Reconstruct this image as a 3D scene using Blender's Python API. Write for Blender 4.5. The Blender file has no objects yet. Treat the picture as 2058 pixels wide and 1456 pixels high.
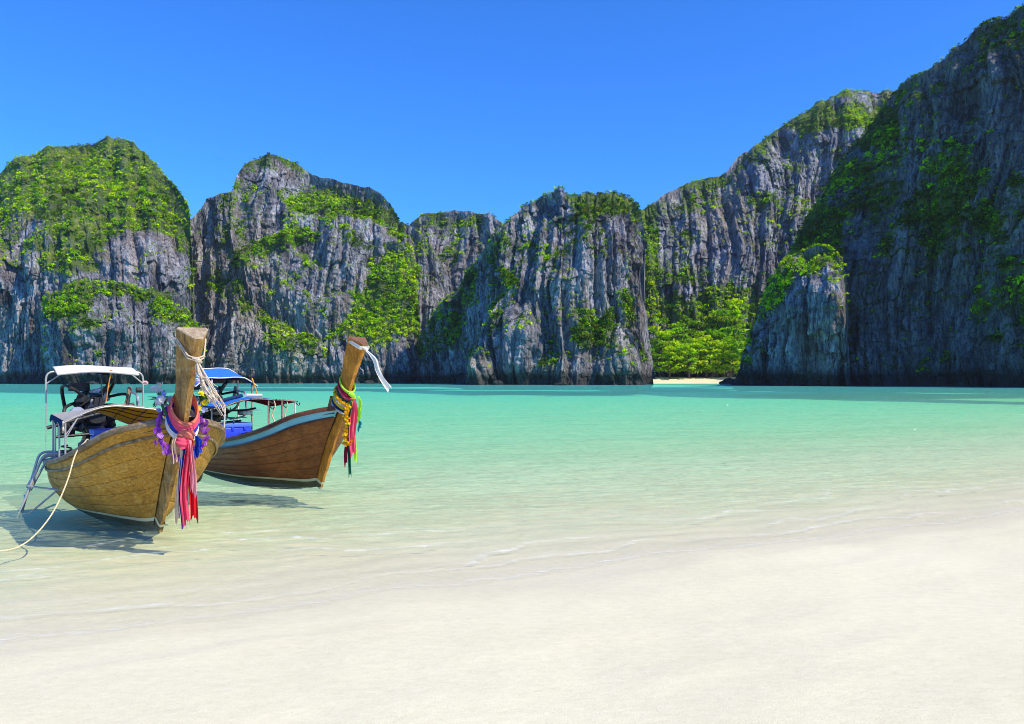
import bpy, bmesh, math, random
import numpy as np
from mathutils import Vector, Matrix

# ------------------------------------------------------------------ camera, sky, sun, exposure
scene = bpy.context.scene
C = scene.collection
FPX, CX, HY, CAMH = 1600.0, 1029.0, 763.0, 2.1      # focal length / centre / horizon row of the photograph (2058 px wide)

cam_d = bpy.data.cameras.new('camera')
cam_d.sensor_width = 36.0
cam_d.lens = 36.0 * FPX / 2058.0
cam_d.shift_y = 35.0 / 2058.0
cam_d.clip_start = 0.05
cam_d.clip_end = 5000
cam = bpy.data.objects.new('camera', cam_d)
C.objects.link(cam)
cam.location = (0, 0, CAMH)
cam.rotation_euler = (math.radians(90), 0, 0)
scene.camera = cam

SUN = Vector((0.82, -0.47, 0.94)).normalized()
world = bpy.data.worlds.new('World')
scene.world = world
world.use_nodes = True
wn = world.node_tree
wn.nodes.clear()
w_out = wn.nodes.new('ShaderNodeOutputWorld')
w_bg = wn.nodes.new('ShaderNodeBackground')
w_sky = wn.nodes.new('ShaderNodeTexSky')
w_sky.sky_type = 'NISHITA'
w_sky.sun_disc = False
w_sky.sun_elevation = math.asin(SUN.z)
w_sky.sun_rotation = math.atan2(SUN.x, SUN.y)
w_sky.altitude = 0
w_sky.air_density = 1.0
w_sky.dust_density = 0.0
w_sky.ozone_density = 3.0
w_mix = wn.nodes.new('ShaderNodeMix'); w_mix.data_type = 'RGBA'
w_mix.blend_type = 'MULTIPLY'
w_mix.inputs['Factor'].default_value = 1.0
w_mix.inputs['B'].default_value = (0.27, 0.87, 1.82, 1)       # deep tropical blue, the same over the whole sky
wn.links.new(w_sky.outputs[0], w_mix.inputs['A'])
wn.links.new(w_mix.outputs['Result'], w_bg.inputs[0])
wn.links.new(w_bg.outputs[0], w_out.inputs[0])
w_bg.inputs[1].default_value = 0.125

sun_d = bpy.data.lights.new('sun', 'SUN')
sun_d.energy = 5.0
sun_d.angle = math.radians(0.5)
sun_d.color = (1.0, 0.895, 0.66)
sun = bpy.data.objects.new('sun', sun_d)
C.objects.link(sun)
sun.location = (60, -20, 80)
sun.rotation_euler = SUN.to_track_quat('Z', 'Y').to_euler()

scene.view_settings.view_transform = 'Standard'
scene.view_settings.look = 'None'
scene.view_settings.exposure = 0.17
scene.view_settings.gamma = 1.0
scene.view_settings.use_curve_mapping = False
scene.render.engine = 'CYCLES'
scene.cycles.use_denoising = True
scene.cycles.filter_width = 0.95
scene.cycles.max_bounces = 8
scene.cycles.diffuse_bounces = 4
scene.cycles.glossy_bounces = 2
scene.cycles.transmission_bounces = 4
scene.cycles.transparent_max_bounces = 12
scene.cycles.caustics_reflective = False
scene.cycles.caustics_refractive = False

rng = np.random.default_rng(7)
random.seed(11)


# ------------------------------------------------------------------ helpers
def wp(px, py, Y):
    """the point at distance Y that stands at (px, py) of the photograph"""
    return Vector(((px - CX) / FPX * Y, Y, CAMH - (py - HY) / FPX * Y))


_perm = np.random.default_rng(3).permutation(256).astype(np.int64)
_perm = np.concatenate([_perm, _perm, _perm])
_g = np.random.default_rng(4).normal(size=(256, 3))
_g /= np.linalg.norm(_g, axis=1)[:, None]


def perlin(x, y, z):
    x, y, z = np.broadcast_arrays(np.asarray(x, float), np.asarray(y, float), np.asarray(z, float))
    xi, yi, zi = np.floor(x).astype(np.int64), np.floor(y).astype(np.int64), np.floor(z).astype(np.int64)
    xf, yf, zf = x - xi, y - yi, z - zi
    u, v, w = (t * t * t * (t * (t * 6 - 15) + 10) for t in (xf, yf, zf))

    def gr(i, j, k):
        h = _perm[_perm[_perm[(xi + i) & 255] + ((yi + j) & 255)] + ((zi + k) & 255)]
        g = _g[h]
        return g[..., 0] * (xf - i) + g[..., 1] * (yf - j) + g[..., 2] * (zf - k)
    def L(a, b, t):
        return a + t * (b - a)
    return L(L(L(gr(0, 0, 0), gr(1, 0, 0), u), L(gr(0, 1, 0), gr(1, 1, 0), u), v),
             L(L(gr(0, 0, 1), gr(1, 0, 1), u), L(gr(0, 1, 1), gr(1, 1, 1), u), v), w) * 1.6


def fbm(x, y, z, octv=4, gain=0.5):
    s, a = 0, 1.0
    for i in range(octv):
        s = s + a * perlin(x + 17.3 * i, y - 9.1 * i, z + 5.7 * i)
        x, y, z, a = x * 2.03, y * 2.03, z * 2.03, a * gain
    return s


def np_mesh(name, verts, quads, mat, parent=None, tris=None, attrs=None, smooth=False, vmat=None):
    """links numpy vertices and faces as ONE mesh object"""
    me = bpy.data.meshes.new(name)
    verts = np.ascontiguousarray(verts, dtype=np.float32)
    nq = 0 if quads is None else len(quads)
    nt = 0 if tris is None else len(tris)
    loops, starts = [], []
    if nq:
        loops.append(np.asarray(quads, dtype=np.int32).ravel()); starts.append(np.arange(nq, dtype=np.int32) * 4)
    if nt:
        loops.append(np.asarray(tris, dtype=np.int32).ravel()); starts.append(np.arange(nt, dtype=np.int32) * 3 + nq * 4)
    loops = np.concatenate(loops); starts = np.concatenate(starts)
    me.vertices.add(len(verts)); me.vertices.foreach_set('co', verts.ravel())
    me.loops.add(len(loops)); me.loops.foreach_set('vertex_index', loops)
    me.polygons.add(nq + nt); me.polygons.foreach_set('loop_start', starts)
    if vmat is not None:
        me.polygons.foreach_set('material_index', np.asarray(vmat, dtype=np.int32))
    me.polygons.foreach_set('use_smooth', np.full(nq + nt, smooth, dtype=bool))
    me.update(calc_edges=True)
    for k, (typ, arr) in (attrs or {}).items():
        a = me.attributes.new(k, typ, 'POINT')
        a.data.foreach_set('value' if typ == 'FLOAT' else 'color', np.ascontiguousarray(arr, dtype=np.float32).ravel())
    for m in (mat if isinstance(mat, (list, tuple)) else [mat]):
        me.materials.append(m)
    o = bpy.data.objects.new(name, me)
    C.objects.link(o)
    if parent is not None:
        o.parent = parent
    return o


def tag(o, label=None, cat=None, group=None, kind=None):
    if label: o['label'] = label
    if cat: o['category'] = cat
    if group: o['group'] = group
    if kind: o['kind'] = kind
    return o


# ------------------------------------------------------------------ material helpers
def new_mat(name):
    m = bpy.data.materials.new(name); m.use_nodes = True
    nt = m.node_tree; nt.nodes.clear()
    return m, nt, nt.nodes.new, nt.links.new


def ramp(nt, src, stops, interp='LINEAR'):
    r = nt.nodes.new('ShaderNodeValToRGB')
    r.color_ramp.interpolation = interp
    e = r.color_ramp.elements
    while len(e) < len(stops): e.new(0.5)
    for el, (p, c) in zip(e, stops):
        el.position = p; el.color = (*c, 1) if len(c) == 3 else c
    nt.links.new(src, r.inputs[0])
    return r.outputs[0]


def noise_node(nt, scale, detail=4, rough=0.55, vec=None, dist=0.0):
    n = nt.nodes.new('ShaderNodeTexNoise')
    n.inputs['Scale'].default_value = scale; n.inputs['Detail'].default_value = detail
    n.inputs['Roughness'].default_value = rough; n.inputs['Distortion'].default_value = dist
    if vec is not None: nt.links.new(vec, n.inputs['Vector'])
    return n.outputs['Fac']


def mapped(nt, scale=(1, 1, 1), rot=(0, 0, 0), coord='Object'):
    tc = nt.nodes.new('ShaderNodeTexCoord'); mp = nt.nodes.new('ShaderNodeMapping')
    mp.inputs['Scale'].default_value = scale; mp.inputs['Rotation'].default_value = rot
    nt.links.new(tc.outputs[coord], mp.inputs['Vector'])
    return mp.outputs[0]


def mixc(nt, fac, a, b, mode='MIX'):
    m = nt.nodes.new('ShaderNodeMix'); m.data_type = 'RGBA'; m.blend_type = mode
    for sock, v in (('Factor', fac), ('A', a), ('B', b)):
        if hasattr(v, 'is_output') or isinstance(v, bpy.types.NodeSocket):
            nt.links.new(v, m.inputs[sock])
        elif sock == 'Factor':
            m.inputs[sock].default_value = v
        else:
            m.inputs[sock].default_value = (*v, 1)
    return m.outputs['Result']


def math_n(nt, op, a, b=None, clamp=False):
    m = nt.nodes.new('ShaderNodeMath'); m.operation = op; m.use_clamp = clamp
    for i, v in enumerate((a, b)):
        if v is None: continue
        if isinstance(v, bpy.types.NodeSocket): nt.links.new(v, m.inputs[i])
        else: m.inputs[i].default_value = v
    return m.outputs[0]


def bump_n(nt, height, strength, dist):
    b = nt.nodes.new('ShaderNodeBump')
    b.inputs['Strength'].default_value = strength; b.inputs['Distance'].default_value = dist
    nt.links.new(height, b.inputs['Height'])
    return b.outputs[0]


def principled(nt, color=None, rough=0.6, normal=None, metal=0.0, spec=0.4):
    p = nt.nodes.new('ShaderNodeBsdfPrincipled'); o = nt.nodes.new('ShaderNodeOutputMaterial')
    if isinstance(color, bpy.types.NodeSocket): nt.links.new(color, p.inputs['Base Color'])
    elif color is not None: p.inputs['Base Color'].default_value = (*color, 1)
    if isinstance(rough, bpy.types.NodeSocket): nt.links.new(rough, p.inputs['Roughness'])
    else: p.inputs['Roughness'].default_value = rough
    p.inputs['Metallic'].default_value = metal
    p.inputs['Specular IOR Level'].default_value = spec
    if normal is not None: nt.links.new(normal, p.inputs['Normal'])
    nt.links.new(p.outputs[0], o.inputs[0])
    return p


def attr(nt, name):
    a = nt.nodes.new('ShaderNodeAttribute'); a.attribute_name = name
    return a


def mat_rock(name, light, dark, tan):
    m, nt, N, Lk = new_mat(name)
    streak = noise_node(nt, 1.0, 8, 0.62, mapped(nt, (0.13, 0.13, 0.034)), 0.9)
    streak2 = noise_node(nt, 1.0, 6, 0.65, mapped(nt, (0.5, 0.5, 0.15)), 0.8)
    patch = noise_node(nt, 0.022, 4, 0.6, mapped(nt))
    base = ramp(nt, streak, [(0.30, dark), (0.47, tuple(0.45 * a + 0.55 * b for a, b in zip(light, dark))), (0.62, light), (0.8, tuple(min(1, 1.3 * c) for c in light))])
    base = mixc(nt, ramp(nt, patch, [(0.49, (0, 0, 0)), (0.62, (0.65, 0.65, 0.65))]), base, mixc(nt, 0.5, base, tan))
    base = mixc(nt, 1.0, base, ramp(nt, streak2, [(0.33, (0.42, 0.42, 0.46)), (0.5, (0.9, 0.9, 0.9)), (0.7, (1.15, 1.14, 1.1))]), 'MULTIPLY')
    streak3 = noise_node(nt, 1.0, 5, 0.7, mapped(nt, (1.5, 1.5, 0.24)), 0.3)
    base = mixc(nt, 1.0, base, ramp(nt, streak3, [(0.38, (0.26, 0.26, 0.30)), (0.47, (0.92, 0.92, 0.93)), (0.62, (1.32, 1.31, 1.30))]), 'MULTIPLY')
    # dark foot band: algae stain, drawn higher to paint in the notch's overhang shade
    sep = N('ShaderNodeSeparateXYZ'); tc = N('ShaderNodeTexCoord'); Lk(tc.outputs['Object'], sep.inputs[0])
    zz = math_n(nt, 'ADD', sep.outputs['Z'], math_n(nt, 'MULTIPLY', math_n(nt, 'SUBTRACT', patch, 0.5), 5.0))
    tide_shade = N('ShaderNodeMapRange'); tide_shade.inputs[1].default_value = 3.4; tide_shade.inputs[2].default_value = 6.5
    tide_shade.inputs[3].default_value = 0.85; tide_shade.inputs[4].default_value = 0.0
    Lk(zz, tide_shade.inputs[0])
    base = mixc(nt, tide_shade.outputs[0], base, (0.030, 0.030, 0.028))
    vg = attr(nt, 'veg').outputs['Fac']
    gcol = ramp(nt, noise_node(nt, 0.09, 5, 0.65, mapped(nt)), [(0.35, (0.030, 0.060, 0.010)), (0.52, (0.085, 0.145, 0.008)), (0.70, (0.24, 0.28, 0.015))])
    base = mixc(nt, vg, base, gcol)
    b1 = noise_node(nt, 0.8, 8, 0.72, mapped(nt, (1, 1, 0.35)))
    principled(nt, base, 0.92, bump_n(nt, b1, 1.0, 1.6), spec=0.12)
    return m


def mat_leaf(name):
    """foliage: each crown carries its own leaf colour in the attribute 'tint'"""
    m, nt, N, Lk = new_mat(name)
    col = attr(nt, 'tint').outputs['Color']
    d = N('ShaderNodeBsdfDiffuse'); t = N('ShaderNodeBsdfTranslucent'); mx = N('ShaderNodeMixShader'); o = N('ShaderNodeOutputMaterial')
    Lk(col, d.inputs[0]); Lk(mixc(nt, 1.0, col, (1.3, 1.25, 0.5), 'MULTIPLY'), t.inputs[0])
    mx.inputs[0].default_value = 0.42
    Lk(d.outputs[0], mx.inputs[1]); Lk(t.outputs[0], mx.inputs[2]); Lk(mx.outputs[0], o.inputs[0])
    return m

# ------------------------------------------------------------------ beach, seabed, water
SHN = np.array([-0.45, 0.893])            # the shore runs at a slant; this points out to sea


def offshore(x, y):
    """metres from the waterline, positive out to sea"""
    w = 0.16 * perlin(x * 0.35, y * 0.35, 0.3) + 0.05 * perlin(x * 1.3, y * 1.3, 4.1)
    return x * SHN[0] + y * SHN[1] - 7.55 + 2.2 * w


def ground_z(x, y):
    s = offshore(x, y)
    deep = np.where(s > 0, -0.045 * np.minimum(s, 9) - 0.07 * np.clip(s - 9, 0, 60), -0.055 * s)
    deep = np.where(s < -14, 0.77 - 0.015 * (s + 14), deep)
    return np.maximum(deep, -4.0)


def axis(lo, a, b, hi, fine, grow):
    """grid lines: fine from a to b, growing outside"""
    mid = np.arange(a, b, fine)
    out, p, st = [], b, fine
    while p < hi:
        out.append(p); st *= grow; p += st
    out.append(hi)
    left, p, st = [], a, fine
    while p > lo:
        st *= grow; p -= st; left.append(max(p, lo))
    return np.concatenate([np.array(left[::-1]), mid, np.array(out)])


def grid_faces(nx, ny):
    i = np.arange(nx * ny).reshape(ny, nx)
    return np.stack([i[:-1, :-1], i[:-1, 1:], i[1:, 1:], i[1:, :-1]], -1).reshape(-1, 4)


def make_sand_mat():
    m, nt, N, Lk = new_mat('pale_sand')
    big = noise_node(nt, 0.35, 4, 0.55, mapped(nt))
    fine = noise_node(nt, 9.0, 6, 0.7, mapped(nt, (1, 1.6, 1), (0, 0, 0.4)))
    grain = noise_node(nt, 130.0, 2, 0.6, mapped(nt))
    speck = noise_node(nt, 46.0, 1, 0.5, mapped(nt))
    col = ramp(nt, big, [(0.3, (0.745, 0.685, 0.475)), (0.7, (0.80, 0.745, 0.525))])
    col = mixc(nt, 1.0, col, ramp(nt, fine, [(0.3, (0.93, 0.925, 0.91)), (0.65, (1.03, 1.03, 1.03))]), 'MULTIPLY')
    col = mixc(nt, 1.0, col, ramp(nt, grain, [(0.3, (0.90, 0.89, 0.87)), (0.6, (1.04, 1.04, 1.04))]), 'MULTIPLY')
    col = mixc(nt, ramp(nt, speck, [(0.70, (0, 0, 0)), (0.78, (0.3, 0.3, 0.3))]), col, (0.40, 0.33, 0.24))
    wet = attr(nt, 'wet').outputs['Fac']
    col = mixc(nt, wet, col, mixc(nt, 1.0, col, (0.975, 0.965, 0.94), 'MULTIPLY'))
    h = math_n(nt, 'ADD', math_n(nt, 'MULTIPLY', fine, 0.7), math_n(nt, 'MULTIPLY', grain, 0.22))
    rgh = N('ShaderNodeMapRange'); rgh.inputs[3].default_value = 0.95; rgh.inputs[4].default_value = 0.5
    Lk(wet, rgh.inputs[0])
    principled(nt, col, rgh.outputs[0], bump_n(nt, h, 0.42, 0.02), spec=0.2)
    return m


SAND = make_sand_mat()
xs = axis(-700, -12, 14, 700, 0.13, 1.13)
ys = axis(-60, 3.5, 25, 900, 0.10, 1.12)
X, Y = np.meshgrid(xs, ys)
S = offshore(X, Y)
Z = ground_z(X, Y)
near = np.clip((30 - np.hypot(X, Y)) / 10, 0, 1)
# ripple marks on the flooded sand, soft hummocks and scrapes on the dry beach
uu = X * 0.893 + Y * 0.45
rip = np.sin(S * 9.5 + 3.0 * fbm(X * 0.5, Y * 0.5, 2.0, 3) + uu * 0.6) * (0.5 + 0.5 * perlin(X * 0.6, Y * 0.6, 8.0))
Z = Z + near * np.where(S > 0, 0.012 * np.clip(S, 0, 1) * rip, 0)
Z = Z + near * np.clip(-S - 0.2, 0, 1) * (0.010 * fbm(X * 1.1, Y * 1.1, 1.0, 4) + 0.006 * perlin(uu * 0.7, S * 6, 2.2) * (perlin(X * 0.4, Y * 0.4, 6.6) > 0))
# a small lip that the last wave left higher up the beach
for off, amp in ((-1.15, 0.010), (-0.45, 0.008)):
    dd = S - off - 0.25 * fbm(uu * 0.5, S * 0 + off, 1.7, 3)
    Z = Z + near * amp * np.where(dd > 0, np.exp(-dd / 0.05), np.exp(dd / 0.45))
wet = np.clip(1.0 - (-S - 0.3 - 0.5 * fbm(uu * 0.35, S * 0, 9.0, 3)) / 0.7, 0, 1)
beach = np_mesh('beach', np.stack([X, Y, Z], -1).reshape(-1, 3), grid_faces(len(xs), len(ys)), SAND,
                attrs={'wet': ('FLOAT', wet)}, smooth=True)
tag(beach, kind='structure')


def make_water_mat():
    m, nt, N, Lk = new_mat('clear_turquoise_water')
    s = attr(nt, 'sea').outputs['Fac']            # metres out to sea (the bed falls away with it)
    foam = attr(nt, 'foam').outputs['Fac']
    tcx = N('ShaderNodeTexCoord')
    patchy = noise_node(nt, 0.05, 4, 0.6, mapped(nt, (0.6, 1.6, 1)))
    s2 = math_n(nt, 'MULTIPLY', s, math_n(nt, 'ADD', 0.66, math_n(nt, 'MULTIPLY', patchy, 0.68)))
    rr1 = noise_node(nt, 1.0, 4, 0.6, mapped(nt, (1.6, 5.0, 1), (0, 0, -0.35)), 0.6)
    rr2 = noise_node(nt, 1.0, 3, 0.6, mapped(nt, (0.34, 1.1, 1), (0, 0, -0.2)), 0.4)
    # ripple light and shade painted into the tint by noise, apart from the waves
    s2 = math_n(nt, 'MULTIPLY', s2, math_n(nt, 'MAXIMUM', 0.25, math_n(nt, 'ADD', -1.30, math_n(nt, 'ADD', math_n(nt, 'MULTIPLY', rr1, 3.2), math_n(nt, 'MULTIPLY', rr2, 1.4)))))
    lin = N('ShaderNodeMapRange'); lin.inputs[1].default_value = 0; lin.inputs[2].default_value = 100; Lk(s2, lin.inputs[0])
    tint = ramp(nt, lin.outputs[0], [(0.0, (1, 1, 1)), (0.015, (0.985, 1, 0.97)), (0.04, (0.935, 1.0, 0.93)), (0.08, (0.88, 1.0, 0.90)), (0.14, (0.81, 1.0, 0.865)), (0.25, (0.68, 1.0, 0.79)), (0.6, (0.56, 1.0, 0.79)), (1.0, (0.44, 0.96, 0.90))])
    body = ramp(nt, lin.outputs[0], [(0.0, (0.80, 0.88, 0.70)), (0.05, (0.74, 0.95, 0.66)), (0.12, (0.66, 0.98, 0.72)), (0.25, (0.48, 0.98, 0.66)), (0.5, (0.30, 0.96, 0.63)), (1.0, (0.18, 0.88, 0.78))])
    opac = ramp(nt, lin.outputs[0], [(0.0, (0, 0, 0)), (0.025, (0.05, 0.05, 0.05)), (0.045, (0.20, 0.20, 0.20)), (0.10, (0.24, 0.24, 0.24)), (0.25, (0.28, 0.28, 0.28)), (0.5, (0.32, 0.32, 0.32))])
    # ripples: short crests lying along the shore, finer ones close by, longer ones far out
    r1 = noise_node(nt, 1.0, 4, 0.6, mapped(nt, (1.9, 5.2, 1), (0, 0, -0.35)), 0.3)
    r2 = noise_node(nt, 1.0, 3, 0.55, mapped(nt, (0.5, 1.35, 1), (0, 0, -0.2)), 0.3)
    r3 = noise_node(nt, 1.0, 3, 0.55, mapped(nt, (0.10, 0.34, 1), (0, 0, 0.1)), 0.2)
    h = math_n(nt, 'ADD', math_n(nt, 'ADD', math_n(nt, 'MULTIPLY', r1, 0.28), math_n(nt, 'MULTIPLY', r2, 0.36)), math_n(nt, 'MULTIPLY', r3, 0.95))
    nrm = bump_n(nt, h, 1.0, 1.3)
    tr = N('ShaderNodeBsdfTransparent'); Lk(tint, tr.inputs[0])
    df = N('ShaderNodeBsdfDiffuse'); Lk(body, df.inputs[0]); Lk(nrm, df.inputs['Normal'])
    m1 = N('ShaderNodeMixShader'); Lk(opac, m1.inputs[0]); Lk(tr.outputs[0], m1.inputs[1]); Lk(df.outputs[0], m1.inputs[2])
    gl = N('ShaderNodeBsdfGlossy'); gl.inputs['Roughness'].default_value = 0.06; Lk(nrm, gl.inputs['Normal'])
    fr = N('ShaderNodeFresnel'); fr.inputs[0].default_value = 1.33; Lk(nrm, fr.inputs['Normal'])
    fac = math_n(nt, 'MINIMUM', math_n(nt, 'MULTIPLY', fr.outputs[0], 0.28), 0.08)
    m2 = N('ShaderNodeMixShader'); Lk(fac, m2.inputs[0]); Lk(m1.outputs[0], m2.inputs[1]); Lk(gl.outputs[0], m2.inputs[2])
    fd = N('ShaderNodeBsdfDiffuse'); fd.inputs[0].default_value = (0.86, 0.87, 0.86, 1)
    m3 = N('ShaderNodeMixShader'); Lk(foam, m3.inputs[0]); Lk(m2.outputs[0], m3.inputs[1]); Lk(fd.outputs[0], m3.inputs[2])
    o = N('ShaderNodeOutputMaterial'); Lk(m3.outputs[0], o.inputs[0])
    return m


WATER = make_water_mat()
xs = axis(-690, -11, 14, 690, 0.075, 1.12)
ys = axis(4.5, 5.5, 19, 890, 0.038, 1.055)
X, Y = np.meshgrid(xs, ys)
S = offshore(X, Y)
uu = X * 0.893 + Y * 0.45
dist = np.hypot(X, Y)
fade = np.clip((30 - dist) / 12, 0, 1)
sh = np.clip(S / 1.5, 0.12, 1)
ph = 1.6 * fbm(X * 0.30, Y * 0.30, 3.0, 3)
wv = 0.010 * np.sin(S * 6.0 + uu * 1.2 + 3.2 * ph) + 0.012 * fbm(uu * 1.1, S * 3.2, 5.0, 4) + 0.006 * perlin(uu * 4.5, S * 9.0, 7.0)
Z = fade * sh * wv
foam = np.zeros_like(S)
# little spilling wavelets: broken lines along the shore, each with a scalloped front
lines = [(0.12, 1.0, 1.0, 0.12), (0.65, 0.8, 0.35, 0.35), (1.2, 0.8, 0.25, 0.45), (1.9, 0.9, 0.2, 0.6), (2.8, 0.8, 0.05, 0.7), (3.9, 0.7, -0.1, 0.8)]
for k, (s0, st, cov, wob) in enumerate(lines):
    f = S - s0 - wob * fbm(uu * 0.55, uu * 0 + 3.1 * k, 0.7, 3) - 0.10 * perlin(uu * 2.6, uu * 0 + k, 3.3)
    on = np.clip((perlin(uu * 0.30 + 7.7 * k, uu * 0 + 1.9 * k, 2.0) + cov - 0.1) * 3, 0, 1)
    face = np.where(f > 0, np.exp(-f / 0.35), np.exp(f / 0.035))
    Z = Z + fade * on * face * 0.012 * (1 if s0 > 0.3 else 0.2)
    lace = np.clip(0.45 + 1.3 * perlin(uu * 7, S * 12, k * 1.3), 0, 1)
    foam = np.maximum(foam, fade * on * st * np.exp(-np.abs(f) / 0.013) * (0.30 + 0.60 * lace ** 1.5) * (0.75 if s0 < 0.3 else 1))
    foam = np.maximum(foam, 0.16 * fade * on * st * np.where(f > 0, np.exp(-f / 0.12), 0) * lace ** 2)
foam = np.clip(foam, 0, 0.75)
# the last thin sheet of water hugs the sand
q = grid_faces(len(xs), len(ys))
keep = (S.ravel()[q] > -0.9).any(1)
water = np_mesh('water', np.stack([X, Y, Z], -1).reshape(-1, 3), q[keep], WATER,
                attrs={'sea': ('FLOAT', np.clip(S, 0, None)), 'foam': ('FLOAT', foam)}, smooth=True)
tag(water, kind='structure')

# ------------------------------------------------------------------ limestone cliffs and hills
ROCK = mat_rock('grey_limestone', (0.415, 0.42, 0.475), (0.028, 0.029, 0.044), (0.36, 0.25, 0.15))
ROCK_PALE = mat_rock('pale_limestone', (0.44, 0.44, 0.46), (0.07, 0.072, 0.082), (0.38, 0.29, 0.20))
ROCK_SHADED = mat_rock('shaded_limestone', (0.26, 0.265, 0.27), (0.05, 0.05, 0.05), (0.17, 0.14, 0.09))  # limestone colour darkened to put the right cliff's shade into it
LEAF = mat_leaf('leaves')
SP = 1.8                                   # grid step, in photograph pixels at the cliff's own distance
TUFT = []
VEG = []                                   # (position, normal, size, cliff) of every plant that the cliffs carry


def smooth01(t):
    t = np.clip(t, 0, 1)
    return t * t * (3 - 2 * t)


def cliff(name, label, cols, prof=(0.12, 0.35, 1.5), terr=(), rough=1.0, jag=1.0, notch=4.5, veg=0.0, crest_veg=0.0,
          blobs=(), pale=False, seed=0.0, flutes=1.0, flow=0.5, slope_veg=0.5, vsize=1.0, tone=0.5):
    """a rock massif: columns (azimuth px, distance of its foot, row of its skyline, how far the skyline stands behind the foot)"""
    cols = np.array(cols, float)
    p0, p1 = cols[0, 0], cols[-1, 0]
    lo_, hi_ = max(p0, -50), min(p1, 2110)                   # fine where the picture is, coarse beyond its edges
    px = np.concatenate([np.arange(p0, lo_, 9.0), np.linspace(lo_, hi_, int((hi_ - lo_) / SP) + 1), np.arange(p1, hi_, -9.0)[::-1]])
    n = len(px)
    # smooth the column data a little so that no straight segments show
    def ip(k, r=3):
        a = np.interp(px, cols[:, 0], cols[:, k])
        ker = np.hanning(2 * r + 3)[1:-1]; ker /= ker.sum()
        return np.convolve(np.pad(a, r, mode='edge'), ker, 'valid')
    d0, cy, sb = ip(1, 7), ip(2, 1), ip(3, 5)
    dc = d0 + sb; sb_all = sb.copy(); tot_t = 0 * sb
    zc = CAMH + (HY - cy) / FPX * dc
    zc = np.maximum(zc, 0.5)
    ux = (px - CX) / FPX                                     # ray slope
    # jagged skyline
    xc = ux * dc
    zc = zc + jag * np.minimum(1, zc / 25) * (0.9 * fbm(xc * 0.11, seed, 0.5, 3) + 0.9 * np.maximum(0, perlin(xc * 0.30, seed, 7.7)) - 0.6)
    rows = int(max(40, (768 - cy.min()) / SP))
    t = np.linspace(0, 1, rows)[:, None]
    tt = t
    wob = 0.10 * fbm(xc[None] * 0.03 + 0 * t, seed + 2.0, t * 1.5, 3)
    a, b, pw = prof
    h = a * t + (1 - a) * np.clip((t + wob - b) / (1 - b), 0, 1) ** pw
    h = np.where(t >= 0.999, 1.0, np.minimum(h, 1.0))
    z = -2.0 + (zc[None] + 2.0) * tt
    D = d0[None] + 0 * t
    for (tl, wd, lo, hi) in terr: sb_left = smooth01((px - lo) / 14) * smooth01((hi - px) / 14) * wd; sb = sb - sb_left; tot_t = tot_t + sb_left
    D = d0[None] + np.maximum(sb, 4)[None] * h
    for (tl, wd, lo, hi) in terr:                            # ledges: the wall steps back above them
        m = smooth01((px - lo) / 14) * smooth01((hi - px) / 14)
        D = D + m[None] * wd * smooth01((t - tl - 0.06 * fbm(xc * 0.04, seed + tl * 9, 1.0, 3)[None]) / 0.05)
    nr_ = 1 - smooth01(np.minimum(px - p0, p1 - px) / 45.0)          # ragged side edges
    jit = nr_[None] * (9.0 * fbm(zc.max() * t * 0.05, seed + 31, 0.4, 4) + 2.5 * np.sign(perlin(zc.max() * t * 0.16, seed + 7, 1.4))) * np.minimum(1, 2 * smooth01(nr_ * 2))[None] / FPX
    Xw, Yw = (ux[None] + jit) * D, D
    # relief: buttresses, columns, flutes, rills, strata
    edge = np.minimum(1, np.minimum(px - p0, p1 - px) / 12.0)[None]
    top = 1 - 0.75 * smooth01((t - 0.93) / 0.07)
    arc = np.concatenate([[0], np.cumsum(np.hypot(np.diff(ux * d0), np.diff(d0)))]) + seed * 31
    hor = arc[None] + 0 * t                                  # runs along the wall
    wx = hor + 6.0 * perlin(hor * 0.03, z * 0.018, seed) + 1.6 * perlin(hor * 0.10, z * 0.05, seed + 2) + 0.10 * z * perlin(hor * 0.012, seed, 0.5)
    r_low = 9.0 * fbm(wx * 0.020, seed, z * 0.014, 3); r = 0 * r_low
    r1 = 1 - np.abs(perlin(wx * 0.075, seed + 5, z * 0.012)) * 1.7
    r2 = 1 - np.abs(perlin(wx * 0.21, seed + 9, z * 0.025)) * 1.7
    r = r - flutes * (3.2 * np.maximum(0, r1 - 0.35) ** 1.2 + 1.5 * np.maximum(0, r2 - 0.1))
    # the limestone stands in columns of all widths, split by clefts and broken off at uneven heights
    for w, hg, am, sd in ((11.0, 36.0, 3.4, 1), (5.1, 15.0, 1.9, 2), (2.3, 6.5, 1.15, 3)):
        uu_ = wx / w + 0.30 * perlin(wx / w * 0.7, z / hg * 0.6, seed + sd)
        ii = np.floor(uu_).astype(np.int64); ff = uu_ - ii
        ss_ = int(seed * 10) + sd * 37
        h1 = _perm[(ii * 3 + ss_) & 255] / 255.0
        vv_ = z / hg + h1 * 7.3 + 0.12 * perlin(wx * 0.3, z * 0.1, seed + 3 * sd)
        jj = np.floor(vv_).astype(np.int64); fv = vv_ - jj
        h2 = _perm[(_perm[(ii + ss_) & 255] + jj) & 255] / 255.0
        gap = np.minimum(ff, 1 - ff) * w
        r = r + flutes * am * (0.35 + 1.0 * smooth01(0.5 + 0.9 * perlin(wx * 0.04, seed + sd * 3, z * 0.03))) * ((h2 - 0.5) - 0.45 * np.exp(-(gap / (0.10 * w + 0.25)) ** 2) - 0.25 * (fv - 0.5))
    r = r + 0.9 * fbm(wx * 0.30, seed + 11, z * 0.14, 3)
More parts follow.
